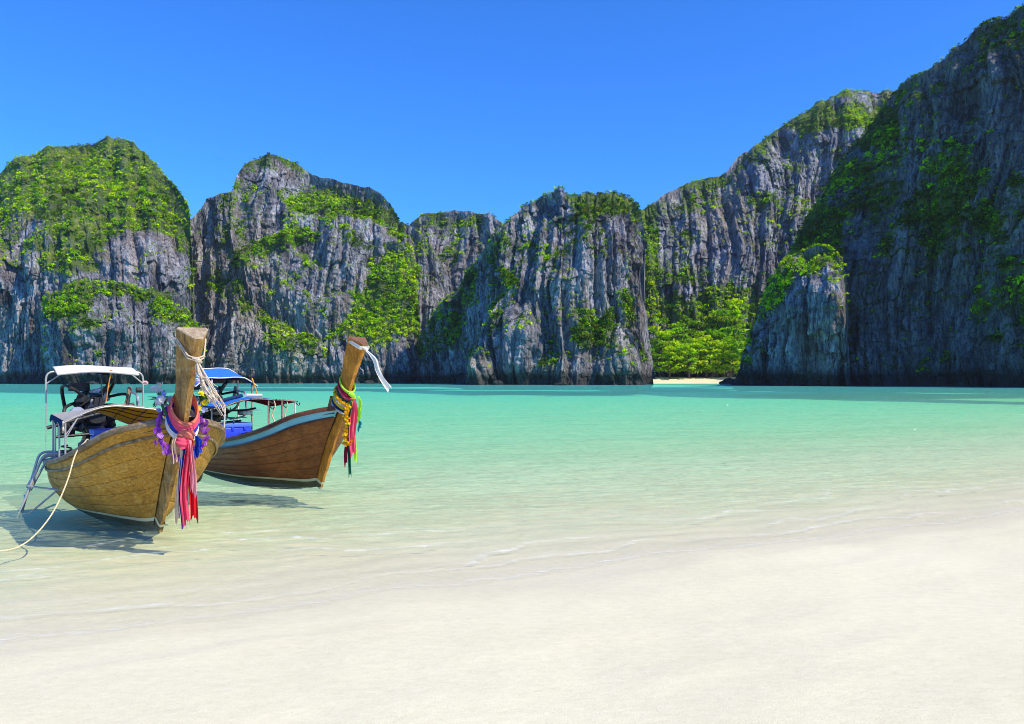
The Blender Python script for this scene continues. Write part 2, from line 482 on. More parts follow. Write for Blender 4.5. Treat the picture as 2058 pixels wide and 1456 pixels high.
    r = r + 0.6 * perlin(wx * 0.9, seed + 1, z * 0.55) + 0.4 * np.abs(perlin(wx * 1.7, seed + 21, z * 0.8))
    r = r + 1.3 * (np.abs(perlin(wx * 0.22, seed + 15, z * 0.17)) - 0.25) + 0.7 * (np.abs(perlin(wx * 0.5, seed + 16, z * 0.33)) - 0.25)
    # bedding: slightly recessed courses
    r = r - 0.5 * flow * np.maximum(0, perlin(seed + 4, z * 0.35 + 0.8 * perlin(wx * 0.03, seed, 0.2), wx * 0.012) - 0.1) * 2
    rel = rough * edge * (r_low + top * r)
    nt_ = notch * (1 - smooth01((z - 0.8) / np.maximum(1.5, 5.2 + 2.4 * perlin(wx * 0.05, seed, 3.0)))) * (0.55 + 0.6 * perlin(wx * 0.03, seed + 2, 0.1))
    rel = rel - np.maximum(0, nt_) * edge                    # the sea has eaten a notch into the foot
    nd = np.stack([-ux, -np.ones_like(ux)], 0); nd /= np.linalg.norm(nd, axis=0)
    gx = np.gradient(ux * d0); gy = np.gradient(d0)          # outward direction of the foot line
    nb = np.stack([gy, -gx], 0); nb /= np.maximum(1e-6, np.linalg.norm(nb, axis=0))
    nv = 0.5 * nd + 0.5 * nb; nv /= np.linalg.norm(nv, axis=0)
    P = np.stack([Xw + rel * nv[0][None], Yw + rel * nv[1][None], z + 0 * D], -1)
    # back of the hill, falling away behind the skyline
    back = []
    off_x, off_y = rel[-1] * nv[0], rel[-1] * nv[1]
    for k in range(1, 7):
        f = k / 6
        Db = D[-1] + (20 + 0.9 * sb_all) * f
        zb = zc * (1 - f ** 1.6) - 2.0 * f
        back.append(np.stack([ux * Db + off_x, Db + off_y, zb], -1))
    P = np.concatenate([P, np.array(back)], 0)
    R = P.shape[0]
    # where plants grow: by slope, by noise, and by where the photograph shows them
    V = P
    du = np.gradient(V, axis=1); dv = np.gradient(V, axis=0)
    nrm = np.cross(du, dv); nrm /= np.maximum(1e-6, np.linalg.norm(nrm, axis=-1))[..., None]
    flip = np.sign(-(nrm[..., 0] * V[..., 0] + nrm[..., 1] * V[..., 1] - nrm[..., 2] * 200)); flip[flip == 0] = 1
    nrm = nrm * flip[..., None]
    qx = CX + V[..., 0] / V[..., 1] * FPX
    qy = HY - (V[..., 2] - CAMH) / V[..., 1] * FPX
    g = 0.60 * fbm(V[..., 0] * 0.055, V[..., 1] * 0.055, V[..., 2] * 0.045 + seed, 5, 0.6) + slope_veg * (nrm[..., 2] - 0.25) + veg
    sb_row = np.concatenate([np.broadcast_to(t, (rows, n)), np.ones((6, n))], 0)
    g = g + crest_veg * smooth01((sb_row - 0.80) / 0.15)
    for (bx, by, rx, ry, w) in blobs:
        wobx = 0.35 * perlin(qx * 0.03, qy * 0.03, bx * 0.1)
        dd = ((qx - bx) / rx) ** 2 + ((qy - by) / ry) ** 2
        g = g + w * smooth01((1.35 + wobx - np.sqrt(dd)) / 0.7)
    vegm = smooth01((g - 0.12) / 0.35) * smooth01((V[..., 2] - 4) / 3)
    o = np_mesh('cliff', V.reshape(-1, 3), grid_faces(n, R), {0: ROCK, 1: ROCK_PALE, 2: ROCK_SHADED}[int(pale)],
                attrs={'veg': ('FLOAT', vegm * 0.85)})
    tag(o, label, kind='structure')
    # plants
    area = np.linalg.norm(np.cross(du, dv), axis=-1)[:rows + 1]
    vis = vegm[:rows + 1]
    prob = np.clip(area, 0, 14) * vis ** 1.3
    tot = prob.sum()
    N = int(min(3400, tot / (2.4 * vsize ** 2)))
    flat = lambda A: A[:rows + 1].reshape(-1, A.shape[-1])
    lushf = lambda Q: np.clip(tone + 0.08 + 0.75 * fbm(Q[:, 0] * 0.035, Q[:, 1] * 0.035, Q[:, 2] * 0.035 + 3 * seed, 3), 0, 1)
    if N > 5:
        idx = rng.choice(prob.size, size=N, p=(prob / tot).ravel())
        Pf, Nf = flat(V)[idx], flat(nrm)[idx]
        sz = 0.84 * vsize * (0.66 + 1.5 * rng.random(N) ** 3.0 + 0.3 * vis.ravel()[idx])
        lush = lushf(Pf)
        tr_ = np.broadcast_to(sb_row[:rows + 1], prob.shape).ravel()[idx]
        sz = sz * (1 - 0.45 * smooth01((tr_ - 0.85) / 0.1))
        for k in range(N):
            VEG.append((Pf[k], Nf[k], sz[k], name, lush[k]))
    # tufts that root in cracks and on the heads of the columns
    tn = perlin(V[:rows + 1, :, 0] * 0.10, V[:rows + 1, :, 1] * 0.10, V[:rows + 1, :, 2] * 0.06 + seed)
    pt = np.clip(area, 0, 6) * smooth01((tn + 0.5 * nrm[:rows + 1, :, 2] + 0.9 * g[:rows + 1] + 0.06) / 0.5) * (1 - vis) * smooth01((V[:rows + 1, :, 2] - 5) / 6)
    tp_ = pt.sum(); N = int(min(2600, tp_ / 3.2))
    if N > 5:
        idx = rng.choice(pt.size, size=N, p=(pt / tp_).ravel())
        Pf, Nf = flat(V)[idx], flat(nrm)[idx]; lush = np.clip(lushf(Pf) + 0.1, 0, 1); sz = 0.40 + 0.85 * rng.random(N) ** 2.5
        for k in range(N):
            TUFT.append((Pf[k], Nf[k], sz[k], name, lush[k]))
    return o

cliff('sliver', 'pale grey cliff far back in the cleft beside the domed hill',
      [(366, 520, 446, 14), (384, 520, 438, 16), (394, 520, 428, 18), (406, 520, 418, 20), (440, 520, 430, 20)], seed=40, pale=True, jag=0.6)

cliff('dome', 'tall grey hill with a rounded green top on the left',
      [(-330, 405, 480, 70), (-200, 392, 420, 90), (-60, 382, 385, 110), (0, 375, 357, 120), (40, 372, 322, 125), (90, 370, 297, 125), (150, 368, 289, 125), (205, 366, 282, 125),
       (250, 366, 284, 118), (290, 367, 306, 105), (330, 371, 345, 80), (360, 377, 385, 50), (374, 383, 410, 32), (381, 389, 455, 18), (386, 394, 520, 12), (394, 398, 590, 9), (402, 403, 680, 5), (410, 408, 766, 3)],
      prof=(0.14, 0.40, 1.35), seed=1.5, veg=-0.06, crest_veg=0.30,
      blobs=[(190, 340, 190, 70, 0.75), (60, 400, 100, 50, 0.45), (200, 420, 160, 50, 0.45), (150, 500, 90, 45, 0.40), (340, 440, 45, 70, 0.5), (100, 520, 60, 30, 0.25),
             (285, 515, 85, 50, -0.75), (50, 620, 70, 130, -0.45), (370, 540, 20, 100, 0.3), (150, 660, 300, 90, -0.3)], tone=0.74)

cliff('buttress', 'spired grey buttress with bright green shrubs on its shelf at the foot of the domed hill',
      [(48, 374, 767, 4), (64, 364, 700, 10), (82, 352, 625, 16), (100, 345, 590, 20), (150, 341, 572, 24), (190, 340, 562, 24), (240, 340, 564, 24), (300, 342, 574, 22), (340, 348, 592, 20), (370, 357, 626, 16), (392, 366, 668, 10), (404, 374, 722, 6), (412, 382, 767, 3)],
      prof=(0.25, 0.55, 1.2), seed=7.1, jag=2.4, veg=-0.32, crest_veg=0.25, rough=1.1,
      blobs=[(125, 600, 55, 45, 0.9), (165, 565, 45, 25, 0.7), (300, 580, 90, 25, 0.8), (350, 615, 40, 40, 0.9), (385, 655, 25, 25, 0.9), (170, 640, 40, 25, 0.4)], tone=0.8)

cliff('massif', 'high grey cliff with a flat topped summit left of the middle',
      [(385, 452, 764, 5), (388, 447, 600, 8), (391, 443, 480, 12), (400, 437, 432, 18), (425, 429, 402, 30), (450, 425, 393, 35), (476, 423, 386, 38), (481, 422, 356, 44), (490, 421, 332, 52), (505, 420, 321, 56), (530, 418, 314, 60), (560, 417, 311, 60), (590, 417, 320, 60),
       (615, 418, 336, 55), (640, 419, 350, 50), (665, 419, 351, 50), (690, 420, 365, 48), (740, 422, 373, 45), (765, 424, 386, 42), (790, 427, 412, 36), (806, 430, 440, 30), (830, 434, 454, 26), (870, 438, 500, 20), (900, 442, 560, 16)],
      prof=(0.30, 0.50, 1.3), terr=[(0.55, 9, 470, 660), (0.78, 8, 560, 790), (0.36, 6, 420, 700)], seed=13.3, veg=-0.10, crest_veg=0.32,
      blobs=[(560, 325, 50, 16, 0.25), (540, 350, 60, 30, -0.3), (640, 400, 70, 25, 0.35), (600, 475, 40, 16, 0.75), (550, 497, 40, 18, 0.75), (500, 525, 40, 18, 0.6), (510, 430, 60, 30, 0.1), (770, 420, 40, 30, 0.3), (690, 440, 50, 40, 0.2),
             (440, 560, 25, 30, 0.5), (420, 480, 40, 90, -0.2), (620, 560, 120, 60, -0.15), (500, 700, 160, 70, -0.4)])

cliff('ridge', 'grey ridge with a tree lined level top behind the promontory',
      [(790, 458, 520, 26), (812, 455, 470, 28), (830, 452, 447, 30), (850, 450, 430, 30), (880, 449, 428, 30), (915, 448, 420, 30), (950, 447, 425, 28), (985, 446, 432, 25), (1010, 446, 446, 20), (1040, 446, 490, 20), (1090, 446, 540, 18)],
      prof=(0.35, 0.6, 1.2), seed=21.0, veg=-0.18, crest_veg=0.45,
      blobs=[(890, 440, 80, 18, 0.5), (930, 560, 90, 120, -0.2), (850, 560, 40, 60, 0.1)])

cliff('apron', 'low grey cliff with a dark streaked face above the second boat',
      [(403, 427, 748, 4), (416, 418, 650, 10), (440, 412, 568, 16), (470, 409, 552, 20), (510, 407, 600, 20), (540, 405, 640, 18), (580, 404, 652, 20), (620, 404, 660, 20), (660, 404, 680, 18), (700, 405, 692, 18), (740, 407, 702, 15), (790, 412, 722, 10), (830, 420, 766, 4)],
      prof=(0.3, 0.55, 1.2), seed=27.0, jag=1.7, veg=-0.22, crest_veg=0.2, pale=True,
      blobs=[(520, 625, 40, 30, 0.75), (470, 570, 30, 20, 0.4), (545, 690, 22, 25, 0.6), (620, 690, 20, 25, 0.5), (680, 660, 60, 30, 0.4), (450, 680, 40, 60, -0.3)])

cliff('ravine', 'steep bright green gully between two grey cliffs',
      [(630, 414, 767, 3), (660, 408, 690, 12), (690, 404, 605, 24), (715, 402, 535, 34), (750, 402, 492, 38), (790, 404, 484, 38), (820, 408, 502, 32), (835, 414, 562, 22), (848, 420, 680, 10), (856, 426, 767, 3)],
      prof=(0.5, 0.3, 1.1), seed=33.0, veg=0.22, crest_veg=0.2,
      blobs=[(740, 590, 75, 90, 0.75), (810, 560, 40, 90, 0.3), (680, 730, 60, 30, -0.5), (800, 730, 60, 50, -0.5)], tone=0.85)

cliff('promontory', 'dark promontory that slopes down to the sea with a sunlit fluted face to its right',
      [(764, 452, 768, 1.3), (785, 442.6, 745, 2.5), (810, 431.4, 716, 5), (840, 418, 682, 7.6), (870, 401, 645, 10.1), (900, 384, 600, 13.4), (940, 356, 541, 17.6), (975, 336, 492, 20.2), (1010, 320, 450, 33.1), (1050, 305, 415, 50.1), (1085, 297, 388, 54), (1110, 293, 377, 54), (1125, 291, 371, 54), (1140, 291.4, 388, 50),
       (1165, 292, 390, 48), (1190, 294.5, 388, 48), (1225, 298, 384, 46), (1245, 300, 383, 44), (1265, 305.3, 392, 40), (1280, 309.3, 410, 34), (1290, 312, 440, 26), (1298, 317.9, 510, 16), (1304, 322.3, 650, 8), (1309, 326, 767, 3)],
      prof=(0.60, 0.5, 1.2), seed=45.0, tone=0.3, veg=-0.10, crest_veg=0.30, flutes=1.25,
      blobs=[(950, 540, 80, 100, 0.30), (880, 670, 60, 50, 0.25), (1205, 405, 60, 26, 0.85), (1270, 440, 22, 50, 0.2), (1180, 670, 35, 28, 0.95), (1240, 625, 45, 45, 0.6), (1150, 500, 20, 60, 0.2), (1215, 520, 14, 50, 0.35), (1190, 560, 60, 130, -0.1),
             (1120, 450, 40, 40, -0.3), (850, 745, 120, 25, -0.6)])

cliff('shoulder', 'weathered grey shoulder at the front of the promontory',
      [(930, 331, 767, 3), (944, 323, 722, 6), (960, 317, 692, 8), (985, 311, 642, 14), (1000, 308, 604, 18), (1030, 305, 572, 20), (1060, 304, 582, 20), (1090, 305, 640, 14), (1110, 308, 722, 6), (1122, 311, 767, 3)],
      prof=(0.35, 0.55, 1.2), seed=51.0, jag=1.8, veg=-0.32, crest_veg=0.2, flutes=1.2, blobs=[(1045, 582, 28, 16, 0.9), (1000, 640, 20, 20, 0.3)])

cliff('knoll', 'small rugged grey knoll standing in the sea left of the far beach',
      [(1146, 309, 767, 3), (1164, 300, 722, 6), (1185, 296, 692, 8), (1200, 294, 682, 10), (1230, 291, 652, 12), (1255, 291, 642, 12), (1275, 294, 656, 10), (1287, 299, 692, 7), (1294, 304, 767, 3)],
      prof=(0.3, 0.5, 1.1), seed=57.0, jag=1.6, veg=-0.2, blobs=[(1225, 680, 18, 30, 0.5), (1170, 740, 20, 15, 0.3)], pale=True)

cliff('crag', 'pale jagged crag at the waterline below the promontory',
      [(938, 311, 767, 2), (948, 305, 730, 3), (960, 302, 705, 4), (975, 301, 700, 4), (990, 303, 722, 3), (998, 307, 767, 2)],
      prof=(0.3, 0.5, 1.1), seed=61.0, jag=1.2, veg=-0.6, pale=True, notch=1.5)

cliff('wall', 'long fluted grey cliff with a green crest climbing to the right',
      [(1262, 452, 450, 26), (1285, 448, 424, 32), (1300, 445, 414, 36), (1320, 443, 405, 40), (1345, 441, 386, 45), (1380, 440, 367, 50), (1430, 438, 350, 55), (1463, 436, 341, 58), (1480, 435, 317, 62), (1520, 433, 290, 68), (1560, 431, 263, 72), (1600, 430, 241, 76),
       (1650, 428, 212, 80), (1700, 426, 197, 82), (1740, 424, 191, 84), (1790, 422, 188, 86), (1850, 420, 190, 86), (1920, 420, 195, 80)],
      prof=(0.40, 0.55, 1.25), seed=69.0, veg=-0.06, crest_veg=0.25, flutes=1.3,
      blobs=[(1640, 235, 160, 28, 0.8), (1400, 365, 80, 14, 0.4), (1300, 500, 24, 110, 0.75), (1440, 640, 110, 60, 0.9), (1310, 620, 40, 40, 0.5), (1370, 520, 26, 50, 0.3), (1420, 450, 80, 70, -0.2), (1360, 600, 50, 30, -0.2), (1560, 400, 60, 60, 0.1), (1520, 330, 50, 30, -0.1)], tone=0.6)

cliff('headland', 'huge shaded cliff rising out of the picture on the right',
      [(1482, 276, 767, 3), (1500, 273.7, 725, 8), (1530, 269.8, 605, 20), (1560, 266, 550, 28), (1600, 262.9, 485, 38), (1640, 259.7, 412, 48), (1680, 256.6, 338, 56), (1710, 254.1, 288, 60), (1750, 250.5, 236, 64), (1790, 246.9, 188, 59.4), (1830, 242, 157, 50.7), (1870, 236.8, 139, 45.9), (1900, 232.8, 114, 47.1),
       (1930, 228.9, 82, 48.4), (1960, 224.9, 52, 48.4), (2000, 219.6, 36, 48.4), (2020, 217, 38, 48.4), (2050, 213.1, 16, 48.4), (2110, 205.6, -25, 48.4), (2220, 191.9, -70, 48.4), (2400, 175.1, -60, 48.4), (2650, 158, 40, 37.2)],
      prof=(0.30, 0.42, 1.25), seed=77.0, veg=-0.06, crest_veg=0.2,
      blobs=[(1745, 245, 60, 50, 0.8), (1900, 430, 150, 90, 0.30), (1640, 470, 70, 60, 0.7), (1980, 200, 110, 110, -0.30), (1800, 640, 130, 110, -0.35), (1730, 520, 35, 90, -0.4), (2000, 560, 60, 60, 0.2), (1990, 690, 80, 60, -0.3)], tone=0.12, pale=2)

cliff('pier', 'pale streaked rock wall with a green top in front of the shaded cliff',
      [(1474, 284, 767, 3), (1488, 281, 736, 5), (1505, 277.4, 700, 8), (1530, 272, 632, 12), (1560, 265.1, 566, 18), (1590, 258.3, 522, 22), (1620, 252.7, 504, 24), (1650, 247.7, 498, 24), (1680, 245.2, 514, 22), (1697, 244.5, 562, 14), (1704, 244.2, 682, 6), (1709, 244, 767, 3)],
      prof=(0.2, 0.6, 1.2), seed=83.0, veg=-0.30, crest_veg=0.35, pale=0, blobs=[(1560, 575, 30, 60, 0.8), (1645, 508, 50, 18, 0.6), (1620, 650, 70, 90, -0.5)], tone=0.75)

# small strip of white beach in the corner of the bay
Xb, Yb = np.meshgrid(np.linspace(54, 124, 70), np.linspace(386, 450, 60))
edge_y = 398 - 6 * smooth01((Xb - 100) / 16) + 1.2 * perlin(Xb * 0.08, 0.4, 0.2)
Zb = np.clip((Yb - edge_y) * 0.16, -1.5, 3.4) + 0.15 * perlin(Xb * 0.2, Yb * 0.2, 1.0)
fb = np_mesh('far_beach', np.stack([Xb, Yb, Zb], -1).reshape(-1, 3), grid_faces(70, 60), SAND, smooth=True)
tag(fb, kind='structure')


def boulder(px, Y, w, h, seed, label):
    """sea worn rock at the foot of the cliffs"""
    bm = bmesh.new(); bmesh.ops.create_icosphere(bm, subdivisions=3, radius=1.0)
    v = np.array([q.co[:] for q in bm.verts]); f = np.array([[q.index for q in t.verts] for t in bm.faces]); bm.free()
    k = 1 + 0.35 * perlin(v[:, 0] * 1.3 + seed, v[:, 1] * 1.3, v[:, 2] * 1.3) + 0.16 * perlin(v[:, 0] * 3.5, v[:, 1] * 3.5 + seed, v[:, 2] * 3.5)
    v = v * k[:, None] * np.array([w, w * 0.8, h])
    o = np_mesh('boulder', v, None, ROCK, None, f, attrs={'veg': ('FLOAT', np.zeros(len(v)))})
    o.location = ((px - CX) / FPX * Y, Y, h * 0.35)
    tag(o, label, 'rock', 'boulders at the foot of the cliffs')


boulder(1001, 300, 2.0, 1.3, 1.2, 'dark boulder in the water beside the pale crag')
boulder(1128, 283, 2.4, 0.8, 4.2, 'low flat rock at the foot of the fluted face')
boulder(1466, 384, 3.4, 2.0, 7.7, 'dark boulder at the right end of the far beach')
boulder(1452, 392, 1.6, 1.0, 9.1, 'small boulder on the sand near the right end of the far beach')
boulder(742, 398, 2.6, 1.2, 12.0, 'low boulder below the steep green gully')

# ------------------------------------------------------------------ plants on the cliffs
def leaf_cloud(n, seed, flat=0.8, leaf=0.30, shell=0.55, lump=0.35):
    """n leaf sprays spread through an uneven crown of radius 1: (n*4,3) vertices, and a random tone for each spray"""
    r = np.random.default_rng(seed)
    d = r.normal(size=(n, 3)); d /= np.linalg.norm(d, axis=1)[:, None]
    d[:, 2] = np.where(d[:, 2] < -0.35, -d[:, 2], d[:, 2])
    lob = 1 + lump * perlin(d[:, 0] * 2.1 + seed, d[:, 1] * 2.1, d[:, 2] * 2.1)
    rad = (shell + (1 - shell) * r.random(n) ** 0.6) * lob
    c = d * rad[:, None] * np.array([1, 1, flat])
    nn = d + 0.9 * r.normal(size=(n, 3)) + np.array([0, 0, 0.35]); nn /= np.linalg.norm(nn, axis=1)[:, None]
    a = np.cross(nn, r.normal(size=(n, 3))); a /= np.linalg.norm(a, axis=1)[:, None]
    b = np.cross(nn, a)
    s = leaf * (0.55 + 0.9 * r.random(n))[:, None]
    v = np.stack([c - a * s, c - b * s * 0.45 + a * s * 0.1, c + a * s, c + b * s * 0.55], 1).reshape(-1, 3)
    return v, r.random(n)


PAL = np.array([[0.048, 0.110, 0.008], [0.140, 0.290, 0.006], [0.260, 0.520, 0.006], [0.410, 0.690, 0.008], [0.600, 0.760, 0.010]])
PAL_WARM = np.array([0.155, 0.120, 0.025])


def leaf_tint(lush, rnd, r):
    """species colour of one crown: lush 0..1 from dark evergreen to fresh yellow green"""
    k = np.clip(lush * 3.0 + r.normal() * 1.0, 0, 3.99)
    c = PAL[int(k)] * (1 - k % 1) + PAL[int(k) + 1] * (k % 1)
    if r.random() < 0.10: c = 0.5 * c + 0.5 * PAL_WARM
    return c[None] * (0.5 + 0.9 * rnd)[:, None]


CLOUDS = [leaf_cloud(21, 100 + i, leaf=0.38) for i in range(14)]
TCLOUDS = [leaf_cloud(8, 200 + i, leaf=0.48) for i in range(10)]
order = sorted(range(len(VEG)), key=lambda i: -VEG[i][2])
# the largest crowns are shrubs one can tell apart; the rest is undergrowth
WHERE = {'dome': 'the domed left hill', 'buttress': 'the spired buttress', 'massif': 'the flat topped grey cliff', 'ridge': 'the level ridge',
         'apron': 'the low streaked cliff', 'ravine': 'the steep green gully', 'promontory': 'the dark promontory', 'shoulder': 'the grey shoulder',
         'knoll': 'the small rugged knoll', 'wall': 'the long fluted cliff', 'headland': 'the huge shaded right cliff', 'pier': 'the pale streaked rock wall', 'sliver': 'the far pale cliff', 'crag': 'the pale crag'}
BIG = 230
SPAN = {}
for nm in WHERE:
    q_ = np.array([VEG[i][0] for i in range(len(VEG)) if VEG[i][3] == nm])
    if len(q_): SPAN[nm] = (CX + (q_[:, 0] / q_[:, 1]).min() * FPX, CX + (q_[:, 0] / q_[:, 1]).max() * FPX, q_[:, 2].max())
single = order[:BIG]
rest = order[BIG:]
vr = np.random.default_rng(91)
shrub_meshes = {}
for i in single:
    p, nrm_, s, nm, lush = VEG[i]
    key = (int(vr.integers(0, 5)), int(np.clip(lush * 4, 0, 3)))
    if key not in shrub_meshes:
        v, rn = leaf_cloud(120, 300 + key[0], leaf=0.20, flat=0.75)
        r_ = np.random.default_rng(key[0] * 7 + key[1])
        col = np.repeat(leaf_tint((key[1] + 0.5) / 4, rn, r_), 4, axis=0)
        o = np_mesh('shrub', v, np.arange(len(v)).reshape(-1, 4), LEAF, attrs={'tint': ('FLOAT_COLOR', np.concatenate([col, np.ones((len(col), 1))], 1))})
        shrub_meshes[key] = o.data
    else:
        o = bpy.data.objects.new('shrub', shrub_meshes[key]); C.objects.link(o)
    o.location = Vector(p) + Vector(nrm_) * s * 0.25 + Vector((0, 0, 0.25 * s))
    o.scale = (s * 1.05, s * 1.05, s * 1.0); o.rotation_euler = (0, 0, vr.random() * 6.28)
    bx0, bx1, bz1 = SPAN[nm]
    qx_ = CX + p[0] / p[1] * FPX; fx = (qx_ - bx0) / (bx1 - bx0); fz = p[2] / bz1
    tone_ = ('dark green', 'mid green', 'fresh green', 'yellow green')[key[1]]
    where_ = ('low', 'halfway up', 'high up', 'on top')[0 if fz < 0.3 else 1 if fz < 0.55 else 2 if fz < 0.8 else 3]
    side_ = 'left' if fx < 0.33 else 'middle' if fx < 0.67 else 'right'
    tag(o, '%s shrub %s on the %s of %s' % (tone_, where_, side_, WHERE[nm]), 'shrub', 'shrubs on ' + WHERE[nm])

vs, cs = [], []
for j, i in enumerate(rest):
    p, nrm_, s, nm, lush = VEG[i]
    v, rn = CLOUDS[j % len(CLOUDS)]
    a = vr.random() * 6.28; ca, sa = math.cos(a), math.sin(a)
    R = np.array([[ca, -sa, 0], [sa, ca, 0], [0, 0, 1]])
    vs.append((v @ R.T) * s + np.asarray(p) + np.asarray(nrm_) * s * 0.25 + np.array([0, 0, 0.2 * s]))
    cs.append(np.repeat(leaf_tint(lush, rn, vr), 4, axis=0))
for j, (p, nrm_, s, nm, lush) in enumerate(TUFT):
    v, rn = TCLOUDS[j % len(TCLOUDS)]
    a = vr.random() * 6.28; ca, sa = math.cos(a), math.sin(a)
    R = np.array([[ca, -sa, 0], [sa, ca, 0], [0, 0, 1]])
    vs.append((v @ R.T) * s + np.asarray(p) + np.asarray(nrm_) * s * 0.2)
    cs.append(np.repeat(leaf_tint(lush, rn, vr), 4, axis=0))
if vs:
    v = np.concatenate(vs); c = np.concatenate(cs)
    u = np_mesh('undergrowth', v, np.arange(len(v)).reshape(-1, 4), LEAF, attrs={'tint': ('FLOAT_COLOR', np.concatenate([c, np.ones((len(c), 1))], 1))})
    tag(u, 'dense green scrub and creepers covering the ledges of the cliffs', 'scrub', kind='stuff')
print('VEG', len(VEG), len(rest), len(TUFT))


# trees along the far beach
def mat_simple(name, color, rough=0.6, metal=0.0, spec=0.4, var=0.25, scale=6.0, bump=0.0):
    m, nt, N, Lk = new_mat(name)
    n = noise_node(nt, scale, 4, 0.6, mapped(nt))
    lo = tuple(c * (1 - var) for c in color); hi = tuple(min(1, c * (1 + var)) for c in color)
    principled(nt, ramp(nt, n, [(0.32, lo), (0.68, hi)]), rough, bump_n(nt, n, bump, 0.01) if bump else None, metal, spec)
    return m


BARK = mat_simple('bark', (0.11, 0.095, 0.075), 0.9, var=0.4)


def tube_np(pts, rads, sides=6):
    """vertices and quads of a tapered tube along pts"""
    pts = np.asarray(pts, float); n = len(pts)
    rads = np.broadcast_to(np.asarray(rads, float), (n,))
    tg = np.gradient(pts, axis=0); tg /= np.maximum(1e-9, np.linalg.norm(tg, axis=1))[:, None]
    ref = np.array([0.0, 0, 1.0]) if abs(tg[:, 2]).mean() < 0.8 else np.array([1.0, 0, 0])
    a = np.cross(tg, ref); a /= np.maximum(1e-9, np.linalg.norm(a, axis=1))[:, None]
    b = np.cross(tg, a)
    th = np.arange(sides) * 2 * math.pi / sides
    V = (pts[:, None] + rads[:, None, None] * (np.cos(th)[None, :, None] * a[:, None] + np.sin(th)[None, :, None] * b[:, None])).reshape(-1, 3)
    i = np.arange(n * sides).reshape(n, sides)
    Q = np.stack([i[:-1], np.roll(i[:-1], -1, 1), np.roll(i[1:], -1, 1), i[1:]], -1).reshape(-1, 4)
    V = np.concatenate([V, pts[:1], pts[-1:]])
    c0, c1 = n * sides, n * sides + 1
    T = np.concatenate([np.stack([np.full(sides, c0), np.roll(i[0], -1), i[0]], -1), np.stack([np.full(sides, c1), i[-1], np.roll(i[-1], -1)], -1)])
    return V, Q, T


def join_np(parts):
    Vs, Qs, Ts, k = [], [], [], 0
    for V, Q, T in parts:
        Vs.append(V); Qs.append(np.asarray(Q).reshape(-1, 4) + k); Ts.append(np.asarray(T).reshape(-1, 3) + k); k += len(V)
    return np.concatenate(Vs), np.concatenate(Qs).astype(int), np.concatenate(Ts).astype(int)


def beach_tree(px, base_py, top_py, Y, width, lush, label, tiers=5, seed=0):
    r = np.random.default_rng(seed)
    b = wp(px, 767, Y); z0 = 2.2
    h = (767 - top_py) / FPX * Y
    root = bpy.data.objects.new('beach_tree', None); C.objects.link(root); root.location = (b.x, Y, z0)
    tag(root, label, 'tree', 'trees behind the far beach')
    lean = r.normal(size=2) * 0.06 * h
    tp = np.array([(lean[0] * (k / 6) ** 1.5, lean[1] * (k / 6) ** 1.5, h * 0.86 * k / 6) for k in range(7)])
    parts = [tube_np(tp, np.linspace(0.028 * h, 0.008 * h, 7), 6)]
    W = width / FPX * Y * 0.5
    vs, cs = [], []
    nb = tiers * 4
    for k in range(nb):
        f = 0.10 + 0.88 * (k + r.random()) / nb
        a = k * 2.4 + r.random()
        ln = W * (1.05 - 0.75 * max(0, f - 0.5)) * (0.6 + 0.5 * r.random())
        s = np.array([lean[0] * f ** 1.5, lean[1] * f ** 1.5, h * 0.84 * f])
        e = s + np.array([math.cos(a) * ln, math.sin(a) * ln, 0.10 * h * (0.4 + r.random())])
        parts.append(tube_np([s, 0.5 * (s + e) + np.array([0, 0, 0.02 * h]), e], [0.009 * h, 0.006 * h, 0.002 * h], 4))
        for q in (0.55, 0.95):
            c = s + (e - s) * q
            v, rn = leaf_cloud(46, seed * 31 + k, flat=0.38, leaf=0.24)
            sc = W * (0.38 + 0.2 * r.random())
            vs.append(v * sc + c + np.array([0, 0, 0.1 * sc])); cs.append(np.repeat(leaf_tint(lush, rn, r), 4, axis=0))
    v, rn = leaf_cloud(60, seed * 31 + 99, flat=0.6, leaf=0.24)
    vs.append(v * W * 0.5 + np.array([lean[0], lean[1], h * 0.92])); cs.append(np.repeat(leaf_tint(lush, rn, r), 4, axis=0))
    V, Q, T = join_np(parts)
    np_mesh('trunk', V, Q, BARK, root, T)
    v = np.concatenate(vs); c = np.concatenate(cs)
    np_mesh('crown', v, np.arange(len(v)).reshape(-1, 4), LEAF, root, attrs={'tint': ('FLOAT_COLOR', np.concatenate([c, np.ones((len(c), 1))], 1))})


